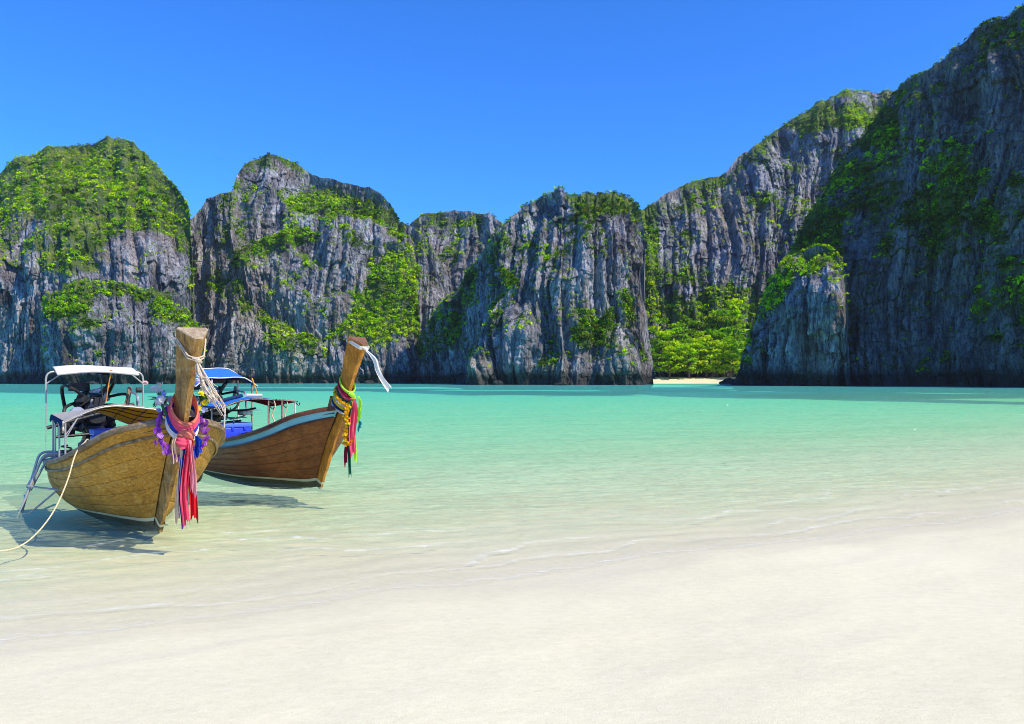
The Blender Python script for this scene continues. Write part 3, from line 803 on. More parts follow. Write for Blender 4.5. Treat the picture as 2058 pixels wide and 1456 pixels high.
TREES = [(1308, 705, 413, 30, 0.50, 'small tiered tree at the left end of the far beach beside the knoll'),
         (1326, 668, 424, 46, 0.85, 'broad light green tree behind the left part of the far beach'),
         (1345, 690, 414, 44, 1.00, 'low yellow green tree at the front of the far beach, left of its middle'),
         (1365, 662, 426, 52, 0.75, 'tall round green tree left of the middle of the far beach'),
         (1385, 688, 415, 46, 1.00, 'bright fresh green tree at the front in the middle of the far beach'),
         (1402, 668, 425, 44, 0.95, 'tall slender tree behind the middle of the far beach'),
         (1420, 678, 416, 44, 1.00, 'yellow tinged tree right of the middle of the far beach'),
         (1440, 690, 416, 40, 1.00, 'small spreading tree above the right half of the far beach'),
         (1455, 672, 423, 46, 0.90, 'flat topped tree behind the right half of the far beach'),
         (1474, 684, 414, 42, 1.00, 'leaning light green tree near the right end of the far beach'),
         (1494, 680, 408, 40, 1.00, 'last tree at the right end of the far beach against the pale rock wall'),
         (1334, 640, 434, 50, 0.65, 'dark green tree up the slope behind the left end of the far beach'),
         (1430, 625, 436, 60, 0.80, 'large spreading tree up the slope behind the far beach'),
         (1470, 600, 434, 56, 0.85, 'highest tree on the slope behind the right end of the far beach'),
         (1390, 640, 436, 50, 0.70, 'mid green tree up the slope behind the middle of the far beach')]
for k, (px, top, Y, w, lush, lab) in enumerate(TREES):
    beach_tree(px, 767, top, Y, w, lush, lab, seed=k + 1)

# ------------------------------------------------------------------ longtail boats
def wood(name, light, dark, scale=(1.2, 14, 14), rough=0.65, worn=None, wear=0.5, spec=0.3, rot=(0, 0, 0)):
    m, nt, N, Lk = new_mat(name)
    g = noise_node(nt, 1.0, 7, 0.68, mapped(nt, scale, rot), 0.5)
    blot = noise_node(nt, 2.2, 4, 0.6, mapped(nt))
    fine = noise_node(nt, 1.0, 4, 0.7, mapped(nt, tuple(4 * c for c in scale), rot))
    col = ramp(nt, g, [(0.30, dark), (0.48, tuple(0.5 * (a + b) for a, b in zip(light, dark))), (0.66, light)])
    col = mixc(nt, 1.0, col, ramp(nt, fine, [(0.3, (0.62, 0.60, 0.58)), (0.6, (1.08, 1.08, 1.06))]), 'MULTIPLY')
    col = mixc(nt, 1.0, col, ramp(nt, blot, [(0.3, (0.70, 0.68, 0.66)), (0.62, (1.1, 1.1, 1.1))]), 'MULTIPLY')
    if worn:
        col = mixc(nt, ramp(nt, noise_node(nt, 5.0, 6, 0.75, mapped(nt, (0.5, 2, 2), rot)), [(0.52, (0, 0, 0)), (0.66, (wear, wear, wear))]), col, worn)
    h = math_n(nt, 'ADD', g, math_n(nt, 'MULTIPLY', fine, 0.6))
    principled(nt, col, rough, bump_n(nt, h, 0.55, 0.012), spec=spec)
    return m


def paint(name, color, rough=0.55, spec=0.35, worn=(0.16, 0.11, 0.07), wear=0.7, thr=0.60):
    m, nt, N, Lk = new_mat(name)
    n = noise_node(nt, 7.0, 6, 0.75, mapped(nt, (0.6, 2, 2)))
    b = noise_node(nt, 1.5, 3, 0.5, mapped(nt))
    col = mixc(nt, 1.0, color, ramp(nt, b, [(0.3, (0.82, 0.82, 0.82)), (0.7, (1.1, 1.1, 1.1))]), 'MULTIPLY')
    col = mixc(nt, ramp(nt, n, [(thr, (0, 0, 0)), (thr + 0.1, (wear, wear, wear))]), col, worn)
    principled(nt, col, rough, bump_n(nt, n, 0.2, 0.004), spec=spec)
    return m


def cloth(name, color, trans=0.25, var=0.12, rough=0.9):
    m, nt, N, Lk = new_mat(name)
    n = noise_node(nt, 14.0, 4, 0.6, mapped(nt))
    lo = tuple(c * (1 - var) for c in color); hi = tuple(min(1, c * (1 + var)) for c in color)
    col = ramp(nt, n, [(0.3, lo), (0.7, hi)])
    d = N('ShaderNodeBsdfDiffuse'); t = N('ShaderNodeBsdfTranslucent'); mx = N('ShaderNodeMixShader'); o = N('ShaderNodeOutputMaterial')
    nb = bump_n(nt, noise_node(nt, 60.0, 3, 0.6, mapped(nt)), 0.3, 0.004)
    Lk(col, d.inputs[0]); Lk(col, t.inputs[0]); Lk(nb, d.inputs['Normal']); mx.inputs[0].default_value = trans
    Lk(d.outputs[0], mx.inputs[1]); Lk(t.outputs[0], mx.inputs[2]); Lk(mx.outputs[0], o.inputs[0])
    return m


W_GOLD = wood('weathered_golden_planks', (0.72, 0.385, 0.055), (0.27, 0.125, 0.02), (4.5, 30, 38), worn=(0.72, 0.48, 0.16), wear=0.35)
W_BROWN = wood('dark_brown_planks', (0.35, 0.112, 0.028), (0.15, 0.042, 0.012), (1.0, 14, 20), rough=0.5, worn=(0.30, 0.16, 0.08), wear=0.3)
W_STEM1 = wood('weathered_stem_timber', (0.56, 0.32, 0.085), (0.14, 0.075, 0.025), (10, 16, 1.0), worn=(0.50, 0.40, 0.24), wear=0.4, rot=(0, 0.6, 0))
W_STEM2 = wood('orange_stem_timber', (0.74, 0.31, 0.035), (0.36, 0.125, 0.016), (10, 16, 1.0), rough=0.5, worn=(0.16, 0.07, 0.03), wear=0.5, rot=(0, 0.5, 0))
W_RAIL1 = wood('grey_brown_rail', (0.40, 0.28, 0.16), (0.12, 0.075, 0.04), (1.5, 18, 18), worn=(0.55, 0.45, 0.33), wear=0.5)
W_RAIL2 = wood('red_brown_rail', (0.20, 0.070, 0.035), (0.08, 0.03, 0.02), (1.5, 18, 18), rough=0.45)
W_END = wood('sawn_end_grain', (0.62, 0.50, 0.34), (0.34, 0.25, 0.16), (9, 9, 9), worn=(0.25, 0.18, 0.11), wear=0.5)
W_END2 = wood('rough_red_end_grain', (0.30, 0.15, 0.085), (0.13, 0.06, 0.035), (26, 26, 26))
W_DECK = wood('deck_boards', (0.27, 0.16, 0.08), (0.10, 0.06, 0.035), (1.2, 16, 16))
P_BLUE = paint('sky_blue_paint', (0.20, 0.52, 0.68))
P_CREAM = paint('cream_paint', (0.66, 0.62, 0.40), thr=0.66)
P_DARKBOT = paint('green_black_bottom_paint', (0.12, 0.10, 0.05), worn=(0.20, 0.16, 0.09))
P_PITCH = mat_simple('dark_caulking', (0.035, 0.025, 0.018), 0.9)
STEEL = mat_simple('steel_tube', (0.46, 0.44, 0.41), 0.45, 0.35, 0.5, 0.12, 30)
RUST = mat_simple('rusty_tube', (0.32, 0.22, 0.17), 0.75, 0.1, 0.4, 0.5, 20)
WHITE_TUBE = mat_simple('white_painted_tube', (0.72, 0.66, 0.64), 0.5, 0, 0.4, 0.2, 20)
BLACK = mat_simple('black_rubber', (0.018, 0.018, 0.02), 0.55, 0, 0.4, 0.3, 25)
IRON = mat_simple('greasy_engine_iron', (0.032, 0.033, 0.036), 0.38, 0.5, 0.5, 0.6, 25, 0.3)
ALU = mat_simple('dull_aluminium', (0.42, 0.42, 0.43), 0.42, 0.7, 0.5, 0.3, 25)
ORANGE = mat_simple('orange_metal', (0.62, 0.27, 0.04), 0.5, 0, 0.4, 0.35, 20)
COOLER = mat_simple('blue_plastic', (0.025, 0.06, 0.72), 0.35, 0, 0.5, 0.08, 8)
COOLER_LID = mat_simple('lighter_blue_plastic', (0.10, 0.20, 0.85), 0.35, 0, 0.5, 0.08, 8)
C_WHITE = cloth('white_canvas', (0.80, 0.75, 0.68), 0.10, 0.10)
C_YELLOW = cloth('yellow_lining', (0.85, 0.52, 0.07), 0.35)
C_GREYROOF = cloth('faded_roof_canvas', (0.44, 0.42, 0.39), 0.1, 0.2)
C_BLUE = cloth('blue_canvas', (0.05, 0.22, 0.72), 0.2)
C_NAVY = cloth('navy_canvas', (0.025, 0.05, 0.13), 0.1)
C_MAROON = cloth('maroon_canvas', (0.16, 0.02, 0.04), 0.2)
C_PINK = cloth('pink_cloth', (0.86, 0.11, 0.20), 0.3)
C_ROSE = cloth('pale_rose_cloth', (0.90, 0.42, 0.46), 0.3)
C_CORAL = cloth('coral_cloth', (0.86, 0.24, 0.16), 0.3)
C_RED = cloth('red_cloth', (0.68, 0.025, 0.035), 0.25)
C_ROYAL = cloth('royal_blue_cloth', (0.02, 0.06, 0.42), 0.2)
C_CREAM = cloth('cream_cloth', (0.80, 0.64, 0.46), 0.25)
C_IVORY = cloth('ivory_cloth', (0.82, 0.80, 0.74), 0.25)
C_LIME = cloth('lime_cloth', (0.52, 0.90, 0.10), 0.35)
C_GREEN = cloth('dark_green_cloth', (0.015, 0.11, 0.075), 0.2)
C_WINE = cloth('wine_cloth', (0.32, 0.02, 0.06), 0.25)
C_SUNNY = cloth('sunny_yellow_cloth', (0.88, 0.72, 0.05), 0.3)
C_TEAL = cloth('teal_cloth', (0.05, 0.32, 0.42), 0.25)
ROPE = mat_simple('pale_rope', (0.68, 0.56, 0.34), 0.9, 0, 0.2, 0.3, 60)
CORD = mat_simple('frayed_cord', (0.56, 0.47, 0.36), 0.95, 0, 0.2, 0.35, 60)


def box_np(c, s, rz=0.0, ry=0.0, bev=0.0):
    """a box with bevelled long edges"""
    bm = bmesh.new()
    bmesh.ops.create_cube(bm, size=1.0)
    for v in bm.verts: v.co = Vector((v.co.x * s[0], v.co.y * s[1], v.co.z * s[2]))
    if bev > 0: bmesh.ops.bevel(bm, geom=list(bm.edges), offset=bev, segments=2, affect='EDGES', profile=0.5)
    M = Matrix.Translation(c) @ Matrix.Rotation(rz, 4, 'Z') @ Matrix.Rotation(ry, 4, 'Y')
    bm.transform(M)
    bmesh.ops.triangulate(bm, faces=list(bm.faces))
    bm.verts.index_update()
    V = np.array([v.co[:] for v in bm.verts]); T = np.array([[v.index for v in f.verts] for f in bm.faces])
    bm.free()
    return V, np.zeros((0, 4), int), T


def grid_np(P):
    ny, nx = P.shape[:2]
    return P.reshape(-1, 3), grid_faces(nx, ny), np.zeros((0, 3), int)


def thick_grid(P, N, t):
    """a sheet of thickness t with closed rim"""
    ny, nx = P.shape[:2]
    A, B = P, P - N * t
    V = np.concatenate([A.reshape(-1, 3), B.reshape(-1, 3)]); k = nx * ny
    q = grid_faces(nx, ny)
    i = np.arange(k).reshape(ny, nx)
    rim = np.concatenate([i[0, :], i[1:, -1], i[-1, -2::-1], i[-2:0:-1, 0]])
    r2 = np.roll(rim, -1)
    side = np.stack([rim, rim + k, r2 + k, r2], -1)
    return V, np.concatenate([q, q[:, ::-1] + k, side]), np.zeros((0, 3), int)


def grid_normals(P):
    du = np.gradient(P, axis=1); dv = np.gradient(P, axis=0)
    n = np.cross(du, dv)
    return n / np.maximum(1e-9, np.linalg.norm(n, axis=-1))[..., None]


def part(name, pieces, mat, parent, smooth=True):
    if isinstance(pieces, tuple): pieces = [pieces]
    V, Q, T = join_np(pieces)
    o = np_mesh(name, V, Q if len(Q) else None, mat, parent, T if len(T) else None, smooth=smooth)
    if smooth:
        o.data.set_sharp_from_angle(angle=math.radians(38))
    return o


def catmull(pts, n):
    pts = np.asarray(pts, float)
    P = np.concatenate([[2 * pts[0] - pts[1]], pts, [2 * pts[-1] - pts[-2]]])
    u = np.linspace(0, len(pts) - 1 - 1e-6, n); i = u.astype(int); f = (u - i)[:, None]
    a, b, c, d = P[i], P[i + 1], P[i + 2], P[i + 3]
    return 0.5 * (2 * b + (c - a) * f + (2 * a - 5 * b + 4 * c - d) * f ** 2 + (3 * b - a - 3 * c + d) * f ** 3)


def tube(pts, r, sides=8, n=None):
    if n: pts = catmull(pts, n)
    if not np.isscalar(r): r = np.interp(np.linspace(0, 1, len(pts)), np.linspace(0, 1, len(r)), r)
    return tube_np(pts, r, sides)


def bent(pts, rad=0.08, k=5):
    """a bent pipe: straight runs with rounded corners"""
    pts = [np.asarray(p, float) for p in pts]
    out = [pts[0]]
    for a, b, c in zip(pts, pts[1:], pts[2:]):
        d1 = (a - b) / np.linalg.norm(a - b); d2 = (c - b) / np.linalg.norm(c - b)
        r = min(rad, 0.45 * np.linalg.norm(a - b), 0.45 * np.linalg.norm(c - b))
        for f in np.linspace(0, 1, k):
            out.append((1 - f) ** 2 * (b + d1 * r) + 2 * f * (1 - f) * b + f ** 2 * (b + d2 * r))
    out.append(pts[-1])
    return np.array(out)


def empty(name, loc=(0, 0, 0), rz=0.0):
    o = bpy.data.objects.new(name, None); C.objects.link(o)
    o.location = loc; o.rotation_euler = (0, 0, rz); o.empty_display_size = 0.2
    return o


KEEL = [(-5.5, .28, .10), (-4, .34, -.12), (-2, .30, -.16), (-.8, .16, -.10), (-.12, .065, .01)]
BILGE = [(-5.5, .54, .26), (-4, .74, .20), (-2, .78, .26), (-.7, .60, .44), (.05, .34, .64), (.36, .085, .78)]
SHEER = [(-5.5, .60, .55), (-4.2, .80, .66), (-3, .90, .75), (-1.5, .94, .93), (-.4, .90, 1.14), (.30, .70, 1.38), (.72, .40, 1.50), (1.0, .10, 1.555)]
NU = 56


def hull_levels(dx_top):
    k, b, s = (np.array(L, float) for L in (KEEL, BILGE, SHEER))
    # rake of the stem: slide the bow end of the upper levels fore or aft
    for L, f in ((b, 0.5), (s, 1.0)):
        L[:, 0] += dx_top * f * np.clip((L[:, 0] + 2.0) / (L[-1, 0] + 2.0), 0, 1)
    return catmull(k, NU), catmull(b, NU), catmull(s, NU)


def make_boat(loc, rz, dx_top, mats, label, stripe_on_stem):
    root = empty('longtail_boat', loc, rz)
    tag(root, label, 'boat', 'longtail boats moored in the shallows')
    K, B, S_ = hull_levels(dx_top)

    def H(v, side, off=0.0):
        """hull surface at height fraction v (array over NU or scalar), pushed out by off"""
        v = np.broadcast_to(np.asarray(v, float), (NU,))[:, None]
        P = (1 - v) * (1 - 2 * v) * K + 4 * v * (1 - v) * B + v * (2 * v - 1) * S_
        P = P.copy(); P[:, 1] += off
        P[:, 1] *= side
        return P
    u = np.linspace(0, 1, NU)
    vs_ = 0.34 - 0.26 * smooth01((u - 0.25) / 0.75)          # where the painted stripe runs
    lining = []
    for side in (1, -1):
        vb = [vs_ + 0.035 + (0.90 - vs_ - 0.035) * k / 5 for k in range(6)]
        for k in range(5):
            rows_ = []
            for f, o_ in ((0.0, -0.016), (0.018, -0.004), (0.05, 0.0), (0.5, 0.002), (0.95, 0.0), (0.982, -0.004), (1.0, -0.016)):
                rows_.append(H(vb[k] * (1 - f) + vb[k + 1] * f, side, o_))
            part('plank', grid_np(np.array(rows_)), mats['plank'], root)
        part('bottom_plank', grid_np(np.array([H(vs_ * f, side) for f in np.linspace(0, 1, 6)])), P_DARKBOT, root)
        part('painted_stripe', grid_np(np.array([H(vs_ + 0.037 * f, side, 0.006) for f in (0, 0.3, 0.7, 1.0)])), P_CREAM, root)
        part('top_strake', grid_np(np.array([H(0.90 + 0.10 * f, side, o_) for f, o_ in ((0, -0.012), (0.06, 0.010), (0.5, 0.012), (1.0, 0.012))])), mats['strake'], root)
        lining.append(grid_np(np.array([H(f, side, -0.045) + np.array([0, 0, 0.035 * (1 - f)]) for f in np.linspace(0, 0.97, 17)])))
        # gunwale: a rail with rounded top laid along the sheer
        sh_ = H(1.0, side)
        prof_ = [(-0.065, -0.045), (-0.072, 0.005), (-0.05, 0.032), (0.0, 0.04), (0.055, 0.03), (0.078, 0.0), (0.07, -0.048)]
        rows_ = np.array([sh_ + np.array([0, a_ * side, b_ + 0.02]) for a_, b_ in prof_ + prof_[:1]])
        part('gunwale', grid_np(rows_), mats['rail'], root)
        rr = H(0.895, side, 0.012)
        rows_ = np.array([rr + np.array([0, a_ * side, b_]) for a_, b_ in ((0, 0.02), (0.026, 0.016), (0.03, 0), (0.026, -0.016), (0, -0.02))])
        part('rubbing_strip', grid_np(rows_), mats['strip'], root)
    part('hull_lining', lining, P_PITCH, root)
    # transom and boards inside
    t_rows = np.array([[(-5.5, y * (0.28 + (0.60 - 0.28) * f ** 0.6), 0.10 + 0.45 * f) for y in np.linspace(-1, 1, 7)] for f in np.linspace(0, 1, 5)])
    part('transom', thick_grid(t_rows, np.broadcast_to(np.array([-1.0, 0, 0]), t_rows.shape), 0.04), mats['plank'], root)
    for k, x in enumerate(np.arange(-5.2, -0.2, 0.30)):
        hw = (float(np.interp(x, B[:, 0], B[:, 1])) - 0.07) * (1 - 0.50 * float(smooth01((x + 2.6) / 2.0)))
        part('floor_board', box_np((x, 0, 0.26 + 0.10 * max(0, x + 2)), (0.27, 2 * hw, 0.025), bev=0.004), W_DECK, root, smooth=False)
    for x in (-3.72, -2.3, -1.0):
        hw = float(np.interp(x, S_[:, 0], S_[:, 1])) - 0.07; zz = float(np.interp(x, S_[:, 0], S_[:, 2]))
        part('thwart', box_np((x, 0, zz - 0.10), (0.26, 2 * hw, 0.035), bev=0.006), W_DECK, root, smooth=False)
    fd = np.array([[(x, y * (np.interp(x, S_[:, 0], S_[:, 1]) - 0.05), np.interp(x, S_[:, 0], S_[:, 2]) - 0.05) for y in np.linspace(-1, 1, 7)] for x in np.linspace(-0.1, 0.92 + dx_top, 14)])
    part('fore_deck', thick_grid(fd, np.broadcast_to(np.array([0, 0, 1.0]), fd.shape), 0.03), W_DECK, root)
    return root, K, B, S_


def timber(stations, mat, parent, name, seed=0, cap=None, rough_=0.004):
    """a hewn timber: each station is (centre, forward direction, depth, width behind, width in front)"""
    r = np.random.default_rng(seed); rows_ = []
    stt = []
    for a, b in zip(stations, stations[1:]):
        for f in np.linspace(0, 1, 7)[:-1]:
            stt.append([np.asarray(p) * (1 - f) + np.asarray(q) * f for p, q in zip(a, b)])
    stt.append([np.asarray(p) for p in stations[-1]])
    for c, fw, d, wb, wf in stt:
        fw = fw / np.linalg.norm(fw); e = 0.10
        poly = [(-0.5, -0.5 + e * .6, wb), (-0.5, 0.5 - e * .6, wb), (-0.44, 0.5, wb), (0.42, 0.5, wf * 1.12), (0.5, 0.40, wf), (0.5, -0.40, wf), (0.42, -0.5, wf * 1.12), (-0.44, -0.5, wb)]
        rows_.append([c + fw * (d * a) + np.array([0, 1, 0]) * (w * s) + r.normal(size=3) * rough_ for a, s, w in poly])
    P = np.array(rows_); n, m = P.shape[:2]
    i = np.arange(n * m).reshape(n, m)
    Q = np.stack([i[:-1], np.roll(i[:-1], -1, 1), np.roll(i[1:], -1, 1), i[1:]], -1).reshape(-1, 4)
    V = P.reshape(-1, 3)
    base = np.concatenate([V, [P[0].mean(0)]])
    T = np.stack([np.full(m, n * m), np.roll(i[0], -1), i[0]], -1)
    o = part(name, (base, Q, T), mat, parent)
    if cap is not None:                                   # sawn end of the timber, a little proud and worn
        ax = P[-1].mean(0) - P[-3].mean(0); ax /= np.linalg.norm(ax)
        ring = P[-1]; inner = ring.mean(0) + (ring - ring.mean(0)) * 0.93 + ax * 0.014
        ctr = ring.mean(0) + ax * 0.016
        V = np.concatenate([ring, inner, [ctr]]); j = np.arange(m)
        Q = np.stack([j, (j + 1) % m, (j + 1) % m + m, j + m], -1)
        T = np.stack([j + m, (j + 1) % m + m, np.full(m, 2 * m)], -1)
        part('end_grain', (V, Q, T), cap, o, smooth=False)
    return o


def make_stem(root, foot, junc, top, mats, seed, deep=0.36):
    """stem post below and the tall raked prow above"""
    foot, junc, top = (np.array(p, float) for p in (foot, junc, top))
    fdir = lambda a, b: np.array([(b - a)[2], 0, -(b - a)[0]]) / np.linalg.norm(b - a)
    f1, f2 = fdir(foot, junc), fdir(junc, top)
    timber([(foot + f1 * -0.10, f1, 0.22, 0.13, 0.05), (foot + (junc - foot) * 0.25 + f1 * (-0.47 * deep), f1, deep * 0.95, 0.17, 0.06), (junc + f1 * (-0.47 * deep), f1, deep, 0.22, 0.08)],
           mats['stem'], root, 'stem', seed)
    ax_ = (junc - foot) / np.linalg.norm(junc - foot)
    for nm_, s0, s1, mt_, gr__ in (('bottom_paint', -0.01, 0.10, P_DARKBOT, 0.006), ('painted_stripe', 0.10, 0.155, P_CREAM, 0.009)):
        timber([(foot + ax_ * s + f1 * -0.12, f1, 0.235 + (0.34 - 0.22) * s + 2 * gr__, 0.135 + 2 * gr__, 0.052 + 2 * gr__) for s in (s0, s1)], mt_, root, nm_, seed, rough_=0.0)
    return timber([(junc - (top - junc) * 0.10 - f2 * 0.15, f2, 0.26, 0.19, 0.065), (junc + (top - junc) * 0.5 - f2 * 0.15, f2, 0.27, 0.25, 0.085), (top - f2 * 0.15, f2, 0.32, 0.385, 0.135)],
                  mats['prow'], root, 'prow', seed + 1, cap=mats['end'])


def roof_sheet(corner_fn, name, parent, top_mat, under_mat, nx=15, ny=9, t=0.012):
    P = np.array([[corner_fn(a, b) for b in np.linspace(-1, 1, nx)] for a in np.linspace(0, 1, ny)])
    N = grid_normals(P); N *= np.sign(N[..., 2:3])
    o = part(name, thick_grid(P, N, t), top_mat, parent)
    if under_mat is not None:
        part('lining', thick_grid(P - N * (t + 0.006), N, 0.006), under_mat, o)
    return o, P, N


def make_engine(root, x, y, z, big=1.0, orange=True):
    """car engine on a swivel post with its long shaft and tiller"""
    x0, y0, z0, x, y, z = x, y, z, 0.0, 0.0, 0.0
    e = part('engine', [box_np((x, y, z), (0.50, 0.26, 0.28), ry=0.12, bev=0.02), box_np((x + 0.02, y, z - 0.18), (0.40, 0.20, 0.12), ry=0.12, bev=0.02)], IRON, root)
    A = lambda nm, pcs, mt: part(nm, pcs, mt, e)
    A('cylinder_head', [box_np((x - 0.02, y, z + 0.20), (0.46, 0.18, 0.13), ry=0.12, bev=0.015)], ALU)
    A('valve_cover', [box_np((x - 0.03, y, z + 0.30), (0.42, 0.13, 0.07), ry=0.12, bev=0.02)], IRON)
    A('air_filter', [tube([(x - 0.02, y - 0.16, z + 0.36), (x - 0.02, y - 0.16, z + 0.48)], 0.12, 14)], BLACK)
    A('alternator', [tube([(x + 0.16, y - 0.22, z + 0.04), (x + 0.34, y - 0.22, z + 0.06)], 0.075, 12)], ALU)
    for (py_, pz_, r_) in ((0.0, -0.02, 0.10), (-0.20, 0.06, 0.05), (0.02, 0.20, 0.07)):
        A('pulley', [tube([(x + 0.27, y + py_, z + pz_), (x + 0.31, y + py_, z + pz_)], r_, 16)], BLACK if r_ > 0.06 else ALU)
    A('fan_belt', [tube([(x + 0.29, y + 0.07, z - 0.08), (x + 0.29, y + 0.08, z + 0.22), (x + 0.29, y - 0.04, z + 0.27), (x + 0.29, y - 0.25, z + 0.08), (x + 0.29, y - 0.06, z - 0.11), (x + 0.29, y + 0.07, z - 0.08)], 0.012, 6)], BLACK)
    for k, pts in enumerate(([(x + 0.2, y + 0.05, z + 0.26), (x + 0.34, y + 0.12, z + 0.46), (x + 0.05, y + 0.24, z + 0.52), (x - 0.2, y + 0.2, z + 0.30)],
                             [(x + 0.22, y - 0.10, z + 0.24), (x + 0.38, y - 0.28, z + 0.40), (x + 0.1, y - 0.36, z + 0.42), (x - 0.15, y - 0.30, z + 0.10)],
                             [(x + 0.25, y + 0.16, z - 0.1), (x + 0.40, y + 0.30, z + 0.06), (x + 0.2, y + 0.36, z + 0.30), (x - 0.1, y + 0.16, z + 0.26)],
                             [(x + 0.1, y - 0.16, z - 0.12), (x + 0.34, y - 0.30, z - 0.18), (x + 0.30, y - 0.36, z + 0.10), (x + 0.05, y - 0.18, z + 0.20)])):
        A('hose', [tube(pts, 0.022, 7, 18)], BLACK)
    A('exhaust_pipe', [tube(bent([(x - 0.05, y + 0.16, z + 0.12), (x - 0.05, y + 0.40, z + 0.12), (x - 0.05, y + 0.44, z + 0.42)], 0.08), 0.028, 8)], RUST)
    A('guard_rail', [tube(bent([(x + 0.30, y + 0.20, z - 0.20), (x + 0.36, y + 0.46, z - 0.16), (x + 0.36, y + 0.46, z + 0.30), (x - 0.1, y + 0.46, z + 0.34)], 0.1), 0.018, 8)], ALU)
    A('cross_bar', [tube([(x + 0.34, y - 0.55, z - 0.16), (x + 0.34, y + 0.42, z + 0.16)], 0.026, 8), tube([(x + 0.26, y - 0.46, z - 0.30), (x + 0.30, y + 0.40, z - 0.24)], 0.020, 8)], IRON)
    A('tiller', [tube([(x + 0.2, y + 0.12, z - 0.04), (x + 0.75, y + 0.28, z - 0.02), (x + 1.05, y + 0.34, z + 0.02)], 0.02, 8, 8)], IRON)
    A('drip_tray', [box_np((x + 0.42, y + 0.42, z - 0.03), (0.34, 0.42, 0.022), rz=0.25, bev=0.005), box_np((x + 0.42, y + 0.42, z - 0.08), (0.16, 0.20, 0.09), rz=0.25, bev=0.02)], ORANGE if orange else ALU)
    A('battery_box', [box_np((x - 0.02, y - 0.30, z - 0.22), (0.30, 0.16, 0.20), bev=0.012)], BLACK)
    A('starter_motor', [tube([(x - 0.24, y - 0.17, z - 0.08), (x - 0.02, y - 0.17, z - 0.06)], 0.055, 12)], IRON)
    A('swivel_post', [tube([(x, y, z - 0.62), (x, y, z - 0.2)], 0.055, 10), box_np((x, y, z - 0.60), (0.30, 0.24, 0.05), bev=0.01), tube([(x + 0.24, y + 0.18, z - 0.66), (x + 0.05, y + 0.05, z - 0.26)], 0.02, 6), tube([(x + 0.24, y - 0.18, z - 0.66), (x + 0.05, y - 0.05, z - 0.26)], 0.02, 6)], IRON)
    A('drive_shaft', [tube([(x - 0.2, y, z - 0.05), (x - 1.6, y + 0.05, z - 0.75), (x - 3.0, y + 0.1, z - 1.35)], 0.032, 8)], RUST)
    for k in range(6):
        a_ = k * 1.1
        A('spark_lead', [tube([(x - 0.2 + 0.08 * k, y + 0.06, z + 0.33), (x - 0.18 + 0.07 * k, y + 0.16 + 0.02 * math.sin(a_), z + 0.42), (x - 0.05, y + 0.18, z + 0.22)], 0.008, 5, 9)], BLACK)
    for k in range(14):                                   # fittings, brackets and bolts crowd the block
        a_ = k * 2.39
        A('fitting', [box_np((x + 0.22 * math.sin(k * 1.7), y + 0.19 * math.cos(a_), z + 0.05 + 0.26 * math.sin(a_)), (0.12 + 0.05 * (k % 3), 0.10, 0.09 + 0.03 * (k % 4)), rz=a_, ry=k * 0.4, bev=0.012)], (IRON, BLACK, IRON, ALU)[k % 4])
    e.location = (x0, y0, z0); e.scale = (1.15 * big, 1.45 * big, 1.22 * big)
    return e


def strip_np(path, width, wdir, fold=0.03, nf=2.0, ph=0.0, nv=15, flare=1.0, outd=(1, -0.3, 0)):
    """hanging cloth: a folded strip along a path"""
    path = np.asarray(path, float); n = len(path)
    c = np.linspace(-0.5, 0.5, nv)
    wdir = np.asarray(wdir, float) / np.linalg.norm(wdir); outd = np.asarray(outd, float) / np.linalg.norm(outd)
    f = np.linspace(0, 1, n)
    w = width * (0.45 + 0.55 * smooth01(f / 0.25)) * (1 + (flare - 1) * f)
    sway = 0.012 * np.sin(f * 6 + ph)
    fo = fold * smooth01(f / 0.2)[:, None] * (np.sin(c[None] * 2 * math.pi * nf + ph + 0.9 * np.sin(f * 4 + ph)[:, None]) + 0.35 * np.sin(c[None] * 2 * math.pi * nf * 2.3 + 2 * ph + 3 * f[:, None]))
    tw = 0.55 * np.sin(2.6 * f + 1.7 * ph)                       # the cloth turns as it hangs, and its hem is uneven
    wd = np.cos(tw)[:, None] * wdir + np.sin(tw)[:, None] * outd
    P = path[:, None] + wd[:, None] * (w[:, None, None] * c[None, :, None] + sway[:, None, None]) + outd * fo[..., None]
    P[..., 2] += 0.045 * (f[:, None] ** 2) * np.sin(c[None] * 5 + ph) + 0.018 * (f[:, None] ** 4) * np.sin(c[None] * 17 + 2 * ph)
    return grid_np(P)


def wrap_np(center, e1, e2, up, a, b, w, bulge=0.02, ph=0.0, n=40, tilt=0.0, nw=7):
    """a band of cloth wound round the prow"""
    th = np.linspace(0, 2 * math.pi, n)
    s = np.linspace(-0.5, 0.5, nw)
    e1, e2, up = (np.asarray(v, float) / np.linalg.norm(v) for v in (e1, e2, up))
    rad = 1 + 0.03 * np.sin(3 * th + ph) + 0.0 * th
    ctr = np.asarray(center, float)
    P = np.zeros((nw, n, 3))
    for i, q in enumerate(s):
        bl = bulge * (math.cos(q * math.pi) + 0.35 * math.sin(q * 14 + ph))
        P[i] = ctr + (np.cos(th) * (a * rad + bl))[:, None] * e1 + (np.sin(th) * (b * rad + bl))[:, None] * e2 + up * (q * w * (1 + 0.25 * np.sin(th + ph)) + tilt * np.cos(th))[:, None]
    return grid_np(P)


